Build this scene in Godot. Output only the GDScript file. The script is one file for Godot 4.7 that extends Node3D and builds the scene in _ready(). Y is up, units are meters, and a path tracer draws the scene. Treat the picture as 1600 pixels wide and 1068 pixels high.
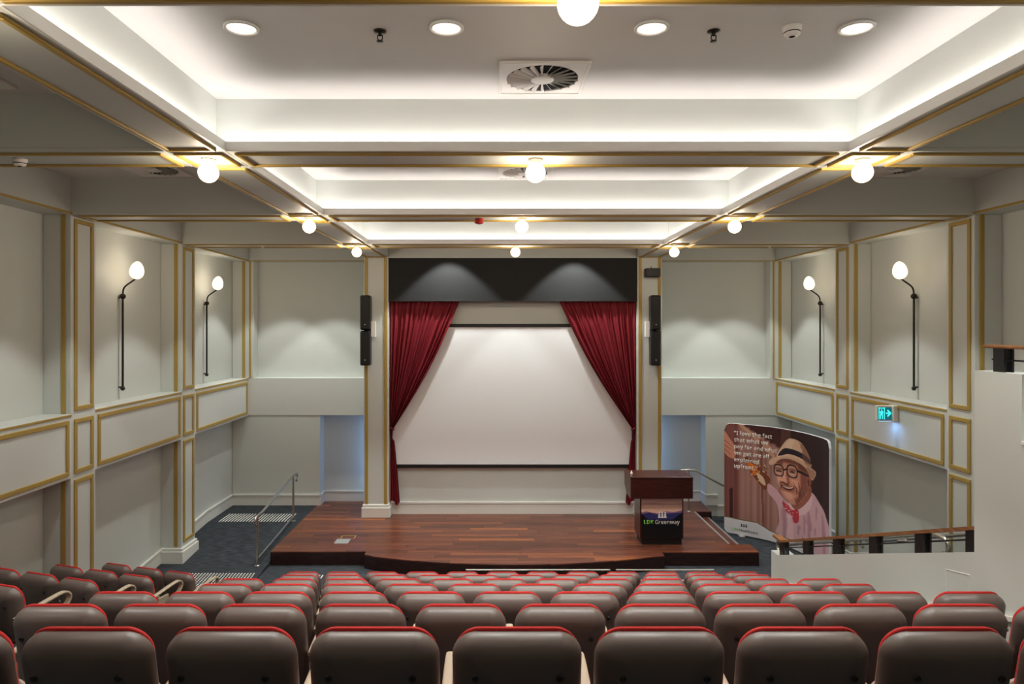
extends Node3D
# A small lecture theatre seen from the top of its raked seating. x = right, y = up, d = distance in front of the camera (z = -d).

const F := 1067.0            # focal length in pixels of a 1600 x 1068 picture
const CY := 4.10             # camera height over the carpet in front of the stage
const XC := 0.33             # middle of the room
const SOF := CY + 1.428      # underside of the beams
const CEIL := CY + 1.89      # ceiling between the beams
const STG := CY - 3.863      # top of the stage
const SILL := CY - 1.10      # bottom of the wall niches
const BAND := CY - 1.92      # underside of the panelled band
const FRONT := 14.83         # front wall beside the stage
const BACK := -3.5           # rear wall behind the camera
const HALF := 5.73           # room centre to pilaster face
const NICHE := 0.35
const BW := 0.25             # half width of the long beams
const BX := 2.78             # room centre to the middle of the long beams
const CW := 0.265            # half width of the cross beams
const ROWS := [-3.3, -0.3, 2.77, 5.805, 8.925, 11.96]
const P := 0.53              # seat pitch
const WORDS := ["", "first", "second", "third", "fourth", "fifth", "sixth", "seventh", "eighth", "ninth", "tenth", "eleventh", "twelfth", "thirteenth"]

var M := {}
var used := {}
var rng := RandomNumberGenerator.new()

# ---------------------------------------------------------------- helpers
func p3(x: float, y: float, d: float) -> Vector3:
	return Vector3(x, y, -d)

func mat(key: String, c: Color, rough := 0.6, metal := 0.0, spec := 0.5) -> StandardMaterial3D:
	var m := StandardMaterial3D.new()
	m.resource_name = key
	m.albedo_color = c
	m.roughness = rough
	m.metallic = metal
	m.metallic_specular = spec
	M[key] = m
	return m

func rgb8(r: int, g: int, b: int) -> Color:
	return Color(r / 255.0, g / 255.0, b / 255.0)

func new_st() -> SurfaceTool:
	var st := SurfaceTool.new()
	st.begin(Mesh.PRIMITIVE_TRIANGLES)
	st.set_smooth_group(-1)
	return st

func vert(st: SurfaceTool, v: Vector3, n: Vector3) -> void:
	var a := n.abs()
	if a.y >= a.x and a.y >= a.z:
		st.set_uv(Vector2(v.x, v.z))
	elif a.x >= a.z:
		st.set_uv(Vector2(v.z, v.y))
	else:
		st.set_uv(Vector2(v.x, v.y))
	st.add_vertex(v)

func tri(st: SurfaceTool, a: Vector3, b: Vector3, c: Vector3, out: Vector3) -> void:
	var n := (b - a).cross(c - a)
	if n.dot(out) > 0.0:
		vert(st, a, n); vert(st, c, n); vert(st, b, n)
	else:
		vert(st, a, n); vert(st, b, n); vert(st, c, n)

func quad(st: SurfaceTool, a: Vector3, b: Vector3, c: Vector3, d: Vector3, out: Vector3) -> void:
	tri(st, a, b, c, out)
	tri(st, a, c, d, out)

func add_box(st: SurfaceTool, a: Vector3, b: Vector3, bev := 0.0) -> void:
	var c := (a + b) / 2.0
	var h := (b - a).abs() / 2.0
	add_obox(st, Transform3D(Basis(), c), h, bev)

# box with chamfered edges under a transform; h = half sizes
func add_obox(st: SurfaceTool, t: Transform3D, h: Vector3, bev := 0.0) -> void:
	var e := minf(bev, minf(h.x, minf(h.y, h.z)) * 0.8)
	for ax in 3:
		var u := (ax + 1) % 3
		var w := (ax + 2) % 3
		for s: float in [-1.0, 1.0]:
			var q := []
			for k in [[-1.0, -1.0], [1.0, -1.0], [1.0, 1.0], [-1.0, 1.0]]:
				var v := Vector3()
				v[ax] = s * h[ax]
				v[u] = k[0] * (h[u] - e)
				v[w] = k[1] * (h[w] - e)
				q.append(t * v)
			var o := Vector3()
			o[ax] = s
			quad(st, q[0], q[1], q[2], q[3], t.basis * o)
	if e <= 0.0:
		return
	for ax in 3:                       # edges that run along ax
		var u := (ax + 1) % 3
		var w := (ax + 2) % 3
		for su in [-1.0, 1.0]:
			for sw in [-1.0, 1.0]:
				var q := []
				for k in [[0, -1.0], [0, 1.0], [1, 1.0], [1, -1.0]]:
					var v := Vector3()
					v[ax] = k[1] * (h[ax] - e)
					v[u] = su * (h[u] - (0.0 if k[0] == 0 else e))
					v[w] = sw * (h[w] - (e if k[0] == 0 else 0.0))
					q.append(t * v)
				var o := Vector3()
				o[u] = su
				o[w] = sw
				quad(st, q[0], q[1], q[2], q[3], t.basis * o)
	for sx in [-1.0, 1.0]:
		for sy in [-1.0, 1.0]:
			for sz in [-1.0, 1.0]:
				var s := Vector3(sx, sy, sz)
				tri(st, t * (s * Vector3(h.x, h.y - e, h.z - e)), t * (s * Vector3(h.x - e, h.y, h.z - e)), t * (s * Vector3(h.x - e, h.y - e, h.z)), t.basis * s)

# grid of points rows x cols, smooth
func add_grid(st: SurfaceTool, g: Array, closed := false, uvs := []) -> void:
	st.set_smooth_group(0)
	for i in g.size() - 1:
		var n: int = g[i].size()
		for j in (n if closed else n - 1):
			var k := (j + 1) % n
			var ids := [[i, j], [i + 1, j], [i + 1, k], [i, j], [i + 1, k], [i, k]]
			for id in ids:
				if uvs:
					st.set_uv(uvs[id[0]][id[1]])
				else:
					st.set_uv(Vector2(float(id[1]) / n, float(id[0]) / g.size()))
				st.add_vertex(g[id[0]][id[1]])
	st.set_smooth_group(-1)

# surface of revolution round +y through c; profile = [[radius, y], ...]
func add_lathe(st: SurfaceTool, prof: Array, c: Vector3, seg := 20, b := Basis()) -> void:
	var g := []
	var down := prof.duplicate()
	if down[0][1] < down[-1][1]:
		down.reverse()
	for pr in down:
		var ring := []
		for k in seg:
			var a := TAU * k / seg
			ring.append(c + b * Vector3(cos(a) * pr[0], pr[1], sin(a) * pr[0]))
		g.append(ring)
	add_grid(st, g, true)

func add_tube(st: SurfaceTool, pts: Array, r: float, seg := 10) -> void:
	var g := []
	var last := Vector3.ZERO
	for i in pts.size():
		var t: Vector3 = (pts[mini(i + 1, pts.size() - 1)] - pts[maxi(i - 1, 0)]).normalized()
		var u := last
		if i == 0:
			u = t.cross(Vector3.UP if absf(t.y) < 0.9 else Vector3.RIGHT)
		u = (u - t * u.dot(t)).normalized()
		last = u
		var w := t.cross(u)
		var ring := []
		for k in seg:
			var a := TAU * k / seg
			ring.append(pts[i] + (u * cos(a) + w * sin(a)) * r)
		g.append(ring)
	add_grid(st, g, true)
	for e in [0, pts.size() - 1]:
		var o: Vector3 = pts[e] - pts[1 if e == 0 else pts.size() - 2]
		for k in seg:
			tri(st, pts[e], g[e][k], g[e][(k + 1) % seg], o)

# flat polygon (points x, d) extruded from y0 to y1
func add_prism(st: SurfaceTool, poly: PackedVector2Array, y0: float, y1: float) -> void:
	var ix := Geometry2D.triangulate_polygon(poly)
	for i in range(0, ix.size(), 3):
		for y in [y0, y1]:
			var q := []
			for k in 3:
				q.append(p3(poly[ix[i + k]].x, y, poly[ix[i + k]].y))
			tri(st, q[0], q[1], q[2], Vector3(0, 1 if y == y1 else -1, 0))
	var ccw := not Geometry2D.is_polygon_clockwise(poly)
	for i in poly.size():
		var a := poly[i]
		var b := poly[(i + 1) % poly.size()]
		var e := b - a
		var o := Vector2(e.y, -e.x) * (1.0 if ccw else -1.0)
		quad(st, p3(a.x, y0, a.y), p3(b.x, y0, b.y), p3(b.x, y1, b.y), p3(a.x, y1, a.y), p3(o.x, 0, o.y))

# polygon in (d, y) extruded along x
func add_side_prism(st: SurfaceTool, poly: PackedVector2Array, x0: float, x1: float) -> void:
	var ix := Geometry2D.triangulate_polygon(poly)
	for i in range(0, ix.size(), 3):
		for x in [x0, x1]:
			var q := []
			for k in 3:
				q.append(p3(x, poly[ix[i + k]].y, poly[ix[i + k]].x))
			tri(st, q[0], q[1], q[2], Vector3(1 if x == maxf(x0, x1) else -1, 0, 0))
	var ccw := not Geometry2D.is_polygon_clockwise(poly)
	for i in poly.size():
		var a := poly[i]
		var b := poly[(i + 1) % poly.size()]
		var e := b - a
		var o := Vector2(e.y, -e.x) * (1.0 if ccw else -1.0)
		quad(st, p3(x0, a.y, a.x), p3(x0, b.y, b.x), p3(x1, b.y, b.x), p3(x1, a.y, a.x), p3(0, o.y, o.x))

func done(st: SurfaceTool) -> ArrayMesh:
	st.generate_normals()
	return st.commit()

func inst(called: String, mesh: Mesh, m: Material, parent: Node, at := Transform3D()) -> MeshInstance3D:
	var o := MeshInstance3D.new()
	o.name = called
	o.mesh = mesh
	o.material_override = m
	o.transform = at
	if parent == self:
		o.name = numbered(called)
		add_child(o)
	else:
		parent.add_child(o, true)
	return o

func part(called: String, st: SurfaceTool, m: Material, parent: Node) -> MeshInstance3D:
	return inst(called, done(st), m, parent)

func bpart(called: String, a: Vector3, b: Vector3, m: Material, parent: Node, bev := 0.0) -> MeshInstance3D:
	var st := new_st()
	add_box(st, a, b, bev)
	return part(called, st, m, parent)

func numbered(called: String) -> String:
	var n: int = used.get(called, 0)
	used[called] = n + 1
	return called if n == 0 else "%s_%03d" % [called, n]

func tag(o: Node, label: String, category: String, group := "", kind := "") -> Node:
	o.set_meta("label", label)
	o.set_meta("category", category)
	if group:
		o.set_meta("group", group)
	if kind:
		o.set_meta("kind", kind)
	return o

func thing(called: String, label: String, category: String, at := Vector3.ZERO, turn := 0.0, group := "", kind := "") -> Node3D:
	var o := Node3D.new()
	o.name = numbered(called)
	add_child(o)
	o.position = at
	o.rotation.y = turn
	tag(o, label, category, group, kind)
	return o

func omni(parent: Node, at: Vector3, c: Color, e: float, size: float) -> void:
	var l := OmniLight3D.new()
	l.name = "lamp_light"
	l.light_color = c
	l.light_energy = e
	l.light_size = size
	l.omni_range = 30.0
	l.omni_attenuation = 2.0
	l.shadow_enabled = true
	parent.add_child(l, true)
	l.position = at

func spot(parent: Node, at: Vector3, towards: Vector3, c: Color, e: float, angle: float, size := 0.05) -> void:
	var l := SpotLight3D.new()
	l.name = "lamp_light"
	l.light_color = c
	l.light_energy = e
	l.light_size = size
	l.spot_range = 30.0
	l.spot_attenuation = 2.0
	l.spot_angle = angle
	l.spot_angle_attenuation = 0.25
	l.shadow_enabled = true
	parent.add_child(l, true)
	l.position = at
	l.basis = Basis.looking_at(towards, Vector3.FORWARD if absf(towards.normalized().y) > 0.9 else Vector3.UP)

func area(parent: Node, at: Vector3, towards: Vector3, c: Color, e: float, size: Vector2) -> void:
	var l := AreaLight3D.new()
	l.name = "lamp_light"
	l.light_color = c
	l.light_energy = e
	l.area_size = size
	l.area_range = 30.0
	l.area_attenuation = 2.0
	l.shadow_enabled = true
	parent.add_child(l, true)
	l.position = at
	l.basis = Basis.looking_at(towards, Vector3.FORWARD if absf(towards.normalized().y) > 0.9 else Vector3.UP)

# rectangular frame of four gold bars on a plane: o = lower corner, u and v = edges, n = outward normal
func frame(parent: Node, o: Vector3, u: Vector3, v: Vector3, n: Vector3, w := 0.045, t := 0.02) -> void:
	for k in 4:
		var a := o
		var b := o
		match k:
			0: b = o + u + v.normalized() * w
			1:
				a = o + v - v.normalized() * w
				b = o + u + v
			2:
				a = o + v.normalized() * w
				b = o + v - v.normalized() * w + u.normalized() * w
			3:
				a = o + u - u.normalized() * w + v.normalized() * w
				b = o + u + v - v.normalized() * w
		a -= n * 0.002
		b += n * t
		bpart("gold_trim", Vector3(minf(a.x, b.x), minf(a.y, b.y), minf(a.z, b.z)), Vector3(maxf(a.x, b.x), maxf(a.y, b.y), maxf(a.z, b.z)), M.gold, parent, 0.006)

# lettering as thin solid glyphs, bent by a function from (x, y, depth) in metres
func lettering(text: String, em: float, put: Callable, m: Material, parent: Node, bold := false, called := "lettering") -> float:
	var f := SystemFont.new()
	f.font_names = PackedStringArray(["Droid Sans"])
	if bold:
		f.font_weight = 700
	var tm := TextMesh.new()
	tm.font = f
	tm.text = text
	tm.font_size = 64
	tm.pixel_size = em / 64.0
	tm.depth = 0.004
	tm.curve_step = 2.0
	tm.horizontal_alignment = HORIZONTAL_ALIGNMENT_LEFT
	var wide := 0.0
	var am := ArrayMesh.new()
	for s in tm.get_surface_count():
		var arr := tm.surface_get_arrays(s)
		var vs: PackedVector3Array = arr[Mesh.ARRAY_VERTEX]
		if vs.is_empty():
			continue
		var lo := 1e9
		for v in vs:
			lo = minf(lo, v.x)
		for i in vs.size():
			var v := vs[i]
			v.x -= lo
			wide = maxf(wide, v.x)
			vs[i] = put.call(v)
		var na := []
		na.resize(Mesh.ARRAY_MAX)
		na[Mesh.ARRAY_VERTEX] = vs
		na[Mesh.ARRAY_INDEX] = arr[Mesh.ARRAY_INDEX]
		var st := SurfaceTool.new()
		var raw := ArrayMesh.new()
		raw.add_surface_from_arrays(Mesh.PRIMITIVE_TRIANGLES, na)
		st.create_from(raw, 0)
		st.deindex()
		st.set_smooth_group(-1)
		st.generate_normals()
		am = st.commit(am)
	inst(called, am, m, parent)
	return wide

# ---------------------------------------------------------------- textures
func streak_texture(w: int, h: int, fx: float, fy: float, lo: Color, hi: Color, seed_: int, gain := 1.0) -> ImageTexture:
	var n := FastNoiseLite.new()
	n.seed = seed_
	n.noise_type = FastNoiseLite.TYPE_SIMPLEX
	n.frequency = 1.0
	n.fractal_octaves = 4
	var bytes := PackedByteArray()
	bytes.resize(w * h * 3)
	for y in h:
		for x in w:
			# wrap in both directions by blending
			var tx := float(x) / w
			var ty := float(y) / h
			var v := n.get_noise_2d(tx * fx, ty * fy) * (1.0 - tx) + n.get_noise_2d((tx - 1.0) * fx, ty * fy) * tx
			var v2 := n.get_noise_2d(tx * fx, (ty - 1.0) * fy) * (1.0 - tx) + n.get_noise_2d((tx - 1.0) * fx, (ty - 1.0) * fy) * tx
			v = v * (1.0 - ty) + v2 * ty
			var c := lo.lerp(hi, clampf(0.5 + v * gain, 0.0, 1.0))
			var i := (y * w + x) * 3
			bytes[i] = int(c.r * 255.0)
			bytes[i + 1] = int(c.g * 255.0)
			bytes[i + 2] = int(c.b * 255.0)
	return ImageTexture.create_from_image(Image.create_from_data(w, h, false, Image.FORMAT_RGB8, bytes))

func smooth_closed(pts: Array, n := 6) -> PackedVector2Array:
	var o := PackedVector2Array()
	var k := pts.size()
	for i in k:
		var a: Vector2 = pts[(i + k - 1) % k]
		var b: Vector2 = pts[i]
		var c: Vector2 = pts[(i + 1) % k]
		var d: Vector2 = pts[(i + 2) % k]
		for j in n:
			o.append(b.cubic_interpolate(c, a, d, float(j) / n))
	return o

# scanline fill of a polygon given in 0..1 picture coordinates
func fill(img: Image, poly: PackedVector2Array, c: Color) -> void:
	var w := img.get_width()
	var h := img.get_height()
	var y0 := 1e9
	var y1 := -1e9
	for q in poly:
		y0 = minf(y0, q.y)
		y1 = maxf(y1, q.y)
	for y in range(maxi(0, int(y0 * h)), mini(h, int(y1 * h) + 1)):
		var fy := (y + 0.5) / h
		var xs := []
		for i in poly.size():
			var a := poly[i]
			var b := poly[(i + 1) % poly.size()]
			if (a.y > fy) != (b.y > fy):
				xs.append(a.x + (fy - a.y) / (b.y - a.y) * (b.x - a.x))
		xs.sort()
		for i in range(0, xs.size() - 1, 2):
			for x in range(maxi(0, int(xs[i] * w + 0.5)), mini(w, int(xs[i + 1] * w + 0.5))):
				img.set_pixel(x, y, img.get_pixel(x, y).lerp(c, c.a) if c.a < 1.0 else c)

func shape(img: Image, flat: Array, c: Color, smooth := true) -> void:
	var pts := []
	for i in range(0, flat.size(), 2):
		pts.append(Vector2(flat[i], flat[i + 1]))
	fill(img, smooth_closed(pts) if smooth else PackedVector2Array(pts), c)

func oval(img: Image, cx: float, cy: float, rx: float, ry: float, c: Color, turn := 0.0) -> void:
	var pl := PackedVector2Array()
	for k in 24:
		pl.append(Vector2(cx, cy) + (Vector2(cos(TAU * k / 24) * rx, sin(TAU * k / 24) * ry)).rotated(turn))
	fill(img, pl, c)

func blur(img: Image, factor: int) -> void:
	var w := img.get_width()
	var h := img.get_height()
	img.resize(w / factor, h / factor, Image.INTERPOLATE_BILINEAR)
	img.resize(w, h, Image.INTERPOLATE_CUBIC)

# soft-edged patch of printed colour
func soft(img: Image, flat: Array, c: Color, factor: int) -> void:
	var o := Image.create(img.get_width(), img.get_height(), false, Image.FORMAT_RGBA8)
	o.fill(Color(c.r, c.g, c.b, 0.0))
	var pts := []
	for i in range(0, flat.size(), 2):
		pts.append(Vector2(flat[i], flat[i + 1]))
	fill(o, smooth_closed(pts), Color(c.r, c.g, c.b, 1.0))
	blur(o, factor)
	for y in img.get_height():
		for x in img.get_width():
			var a := o.get_pixel(x, y).a
			if a > 0.01:
				img.set_pixel(x, y, img.get_pixel(x, y).lerp(Color(c.r, c.g, c.b), a * c.a))

func make_materials() -> void:
	mat("wall", rgb8(203, 208, 203), 0.6)
	mat("panel", rgb8(208, 212, 208), 0.55)
	mat("ceiling", rgb8(214, 213, 209), 0.6)
	mat("white", rgb8(228, 228, 224), 0.45)
	mat("skirting", rgb8(222, 222, 216), 0.35)
	mat("gold", rgb8(172, 144, 70), 0.5, 0.05)
	mat("black", rgb8(20, 20, 21), 0.5)
	mat("black_satin", rgb8(24, 25, 28), 0.35, 0.3)
	mat("bronze", rgb8(52, 48, 44), 0.35, 0.7)
	mat("steel", rgb8(186, 182, 172), 0.28, 0.95)
	mat("valance", rgb8(36, 37, 38), 0.95)
	var cur := mat("curtain", rgb8(122, 8, 28), 0.7)
	cur.rim_enabled = true
	cur.rim = 0.15
	cur.rim_tint = 0.7
	mat("screen", rgb8(240, 244, 248), 0.85)
	mat("shell", rgb8(106, 92, 86), 0.42, 0.0, 0.55)
	var red := mat("red_fabric", rgb8(206, 36, 34), 0.85)
	red.albedo_texture = streak_texture(128, 128, 40, 40, rgb8(228, 222, 222), rgb8(255, 255, 255), 11)
	red.uv1_triplanar = true
	red.uv1_scale = Vector3(4, 4, 4)
	mat("arm", rgb8(176, 160, 138), 0.45)
	mat("seat_shell", rgb8(150, 138, 124), 0.45)
	mat("frame_metal", rgb8(60, 56, 54), 0.4, 0.6)
	mat("cap", rgb8(44, 40, 40), 0.35)
	var carpet := mat("carpet", Color.WHITE, 0.95)
	carpet.albedo_texture = streak_texture(512, 512, 8, 60, rgb8(27, 31, 36), rgb8(62, 69, 76), 5, 1.0)
	carpet.uv1_scale = Vector3(0.4, 0.4, 1)
	var grain := streak_texture(512, 256, 3, 40, rgb8(120, 110, 105), rgb8(255, 255, 255), 21, 0.9)
	var tones := [[128, 76, 58], [146, 86, 62], [114, 67, 53], [164, 97, 66], [134, 78, 62], [190, 114, 70]]
	for i in tones.size():
		var w := mat("plank%d" % i, rgb8(tones[i][0], tones[i][1], tones[i][2]), 0.3)
		w.albedo_texture = grain
		w.uv1_scale = Vector3(0.35, 3.0, 1)
		w.uv1_offset = Vector3(0.17 * i, 0.31 * i, 0)
	var riser := mat("riser", rgb8(58, 30, 26), 0.4)
	riser.albedo_texture = grain
	var maho := mat("mahogany", rgb8(84, 34, 26), 0.3)
	maho.albedo_texture = grain
	maho.uv1_scale = Vector3(0.8, 2.0, 1)
	var oak := mat("rail_wood", rgb8(190, 128, 76), 0.4)
	oak.albedo_texture = grain
	oak.uv1_scale = Vector3(0.5, 3.0, 1)
	mat("stud", rgb8(232, 230, 222), 0.4)
	mat("silver", rgb8(196, 200, 198), 0.35, 0.6)
	mat("alarm_red", rgb8(170, 26, 24), 0.4)
	mat("plastic", rgb8(232, 230, 224), 0.4)
	mat("dark_gap", rgb8(12, 12, 13), 0.9)
	mat("text_white", rgb8(240, 238, 234), 0.6)
	mat("text_green", rgb8(120, 196, 60), 0.6)
	mat("text_dark", rgb8(40, 40, 44), 0.6)
	var g := mat("globe", rgb8(255, 250, 240), 0.3)
	g.emission_enabled = true
	g.emission = Color(1.0, 0.9, 0.74)
	g.emission_energy_multiplier = 2.6
	var s := mat("shade", rgb8(255, 250, 240), 0.3)
	s.emission_enabled = true
	s.emission = Color(1.0, 0.88, 0.72)
	s.emission_energy_multiplier = 1.5
	var l := mat("led", rgb8(255, 250, 240), 0.5)
	l.emission_enabled = true
	l.emission = Color(1.0, 0.93, 0.85)
	l.emission_energy_multiplier = 2.0
	var dl := mat("downlight", rgb8(255, 255, 250), 0.5)
	dl.emission_enabled = true
	dl.emission = Color(1.0, 0.96, 0.9)
	dl.emission_energy_multiplier = 3.0
	var ex := mat("exit_face", rgb8(10, 80, 84), 0.4)
	ex.emission_enabled = true
	ex.emission = rgb8(12, 92, 100)
	ex.emission_energy_multiplier = 0.7
	var ey := mat("exit_mark", rgb8(80, 220, 220), 0.4)
	ey.emission_enabled = true
	ey.emission = rgb8(70, 225, 225)
	ey.emission_energy_multiplier = 0.9
	var ez := mat("exit_glow", rgb8(220, 235, 255), 0.4)
	ez.emission_enabled = true
	ez.emission = rgb8(150, 200, 255)
	ez.emission_energy_multiplier = 1.2

const WARM := Color(1.0, 0.92, 0.82)
const COVE := Color(1.0, 0.96, 0.95)
const DOWN := Color(0.99, 1.0, 0.98)

# ---------------------------------------------------------------- scene
func _ready() -> void:
	rng.seed = 7
	var cam := Camera3D.new()
	cam.name = "camera"
	cam.projection = Camera3D.PROJECTION_FRUSTUM
	cam.near = 0.05
	cam.far = 100.0
	cam.size = 2.0 * 0.05 * 534.0 / F
	cam.frustum_offset = Vector2(24.0, -23.0) / F * 0.05
	cam.position = Vector3(0, CY, 0)
	add_child(cam)
	cam.current = true
	var env := Environment.new()
	env.background_mode = Environment.BG_COLOR
	env.background_color = Color.BLACK
	env.tonemap_mode = Environment.TONE_MAPPER_LINEAR
	env.tonemap_exposure = 1.32
	env.sdfgi_enabled = true
	env.ssao_enabled = true
	env.ssil_enabled = true
	var we := WorldEnvironment.new()
	we.name = "environment"
	we.environment = env
	add_child(we)
	make_materials()
	build_floor()
	build_ceiling()
	for s: float in [-1.0, 1.0]:
		build_side_wall(s)
	build_front_wall()
	build_stage()
	build_lights()
	build_fittings()
	build_sconces()
	build_screen_and_curtains()
	build_lectern()
	build_display()
	build_rails()
	build_stair_wall()
	build_seats()

func build_floor() -> void:
	var fl := thing("floor", "dark blue-grey striped carpet floor with ramp beside the stage", "floor", Vector3.ZERO, 0.0, "", "structure")
	var st := new_st()
	add_box(st, p3(-6.3, -0.2, 16.0), p3(7.0, 0.0, BACK - 0.3))
	part("carpet", st, M.carpet, fl)
	st = new_st()
	add_side_prism(st, PackedVector2Array([Vector2(10.9, 0.0), Vector2(13.5, STG - 0.004), Vector2(15.35, STG - 0.004), Vector2(15.35, -0.05), Vector2(10.9, -0.05)]), -5.78, -3.905)
	part("ramp", st, M.carpet, fl)
	# raked tiers under the seats
	for k in range(0, 7):                       # tier k carries row k (row 7 stands on the floor)
		var y := 4.10 - 1.104 - 0.354 * (k - 1) - 0.872
		var d0 := 2.45 + 1.085 * (k - 1) - 0.16
		if k == 0:
			d0 = BACK
		st = new_st()
		add_box(st, p3(-5.75, 0.0, 2.45 + 1.085 * k - 0.16), p3(3.68, y, d0), 0.01)
		part("tier", st, M.carpet, fl)
		st = new_st()
		var e := 2.45 + 1.085 * k - 0.16
		add_box(st, p3(-3.95, y - 0.354, e + 0.45), p3(-2.92, y - 0.177, e), 0.01)
		part("aisle_step", st, M.carpet, fl)
	# floor of the side stair behind the parapet
	st = new_st()
	add_side_prism(st, PackedVector2Array([Vector2(9.3, 0.0), Vector2(1.0, 2.82), Vector2(BACK, 2.82), Vector2(BACK, -0.05), Vector2(9.3, -0.05)]), 3.95, 6.38)
	part("side_stair", st, M.carpet, fl)

func build_ceiling() -> void:
	var c := thing("ceiling", "coffered cream ceiling with gold-edged beams and lit coves", "ceiling", Vector3.ZERO, 0.0, "", "structure")
	bpart("slab", p3(-6.3, CEIL, 16.0), p3(7.0, CEIL + 0.2, BACK - 0.3), M.ceiling, c)
	var g := 0.12                      # ledge of the cove
	# long beams
	for s: float in [-1.0, 1.0]:
		var x := XC + s * BX
		for i in ROWS.size():
			var d0: float = ROWS[i] + CW
			var d1: float = (ROWS[i + 1] - CW) if i < ROWS.size() - 1 else 13.88
			var cove := i >= 0 and i < ROWS.size() - 1
			var st := new_st()
			var xin := x - s * (BW - (g if cove else 0.0))
			add_box(st, p3(minf(xin, x + s * BW), SOF + 0.03, d1 + CW), p3(maxf(xin, x + s * BW), CEIL, d0 - CW))
			add_box(st, p3(x - BW, SOF, d1), p3(x + BW, SOF + 0.03, d0), 0.004)
			var b := part("beam", st, M.wall, c)
			frame(b, p3(x - BW + 0.05, SOF, d0 + 0.05), Vector3(2 * BW - 0.1, 0, 0), Vector3(0, 0, -(d1 - d0 - 0.1)), Vector3.DOWN, 0.035, 0.02)
			if cove:
				bpart("cove_lip", p3(minf(x - s * (BW + 0.004), x - s * (BW - 0.018)), SOF - 0.001, d1 + 0.004), p3(maxf(x - s * (BW + 0.004), x - s * (BW - 0.018)), SOF + 0.078, d0 - 0.004), M.white, c, 0.003)
		for i in ROWS.size():
			var st := new_st()
			var r: float = ROWS[i]
			add_box(st, p3(x - BW, SOF, r + CW), p3(x + BW, SOF + 0.03, r - CW), 0.004)
			var b := part("beam_crossing", st, M.wall, c)
			frame(b, p3(x - BW + 0.05, SOF, r - CW + 0.05), Vector3(2 * BW - 0.1, 0, 0), Vector3(0, 0, -(2 * CW - 0.1)), Vector3.DOWN, 0.035, 0.02)
	# cross beams
	for i in ROWS.size():
		var r: float = ROWS[i]
		for seg in 3:
			var x0 := XC - BX + BW
			var x1 := XC + BX - BW
			if seg == 0:
				x1 = XC - BX - BW
				x0 = XC - HALF
			elif seg == 2:
				x0 = XC + BX + BW
				x1 = XC + HALF
			var near := g if seg == 1 and i > 0 else 0.0
			var far := g if seg == 1 and i < ROWS.size() - 1 else 0.0
			var st := new_st()
			var ext := g if seg == 1 else 0.0
			add_box(st, p3(x0 - ext, SOF + 0.03, r + CW - far), p3(x1 + ext, CEIL, r - CW + near))
			add_box(st, p3(x0, SOF, r + CW), p3(x1, SOF + 0.03, r - CW), 0.004)
			var b := part("cross_beam", st, M.wall, c)
			frame(b, p3(x0 + 0.05, SOF, r - CW + 0.05), Vector3(x1 - x0 - 0.1, 0, 0), Vector3(0, 0, -(2 * CW - 0.1)), Vector3.DOWN, 0.035, 0.02)
			if near > 0.0:
				bpart("cove_lip", p3(x0, SOF - 0.001, r - CW + 0.018), p3(x1, SOF + 0.078, r - CW - 0.004), M.white, c, 0.003)
			if far > 0.0:
				bpart("cove_lip", p3(x0, SOF - 0.001, r + CW + 0.004), p3(x1, SOF + 0.078, r + CW - 0.018), M.white, c, 0.003)

func skirting(parent: Node, a: Vector3, b: Vector3, n: Vector3, h := 0.2) -> void:
	# a, b: floor line at the wall face; n: out of the wall
	for k in 2:
		var t := 0.022 if k == 0 else 0.034
		var y0 := 0.0 if k == 0 else h - 0.035
		var y1 := h - 0.055 if k == 0 else h
		if k == 0:
			y1 = h - 0.05
		var st := new_st()
		var u := (b - a)
		var up := Vector3(0, 1, 0)
		var q := [a + up * y0, b + up * y0, b + up * y1, a + up * y1]
		var w := []
		for v in q:
			w.append(v + n * t)
		quad(st, w[0], w[1], w[2], w[3], n)
		quad(st, q[3], q[2], w[2], w[3], up)
		quad(st, q[0], q[1], w[1], w[0], -up)
		quad(st, q[0], q[3], w[3], w[0], -u)
		quad(st, q[1], q[2], w[2], w[1], u)
		part("skirting_board" if k == 0 else "skirting_cap", st, M.skirting, parent)
	var st2 := new_st()
	var y := h - 0.05
	quad(st2, a + Vector3(0, y, 0) + n * 0.014, b + Vector3(0, y, 0) + n * 0.014, b + Vector3(0, h, 0) + n * 0.014, a + Vector3(0, h, 0) + n * 0.014, n)
	part("skirting_groove", st2, M.skirting, parent)

func ground(x: float, d: float) -> float:      # walkable level next to the side walls
	if x < XC:
		if d > 10.9:
			return clampf((d - 10.9) / 2.6, 0.0, 1.0) * STG
		return 0.0
	return 0.0

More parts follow.
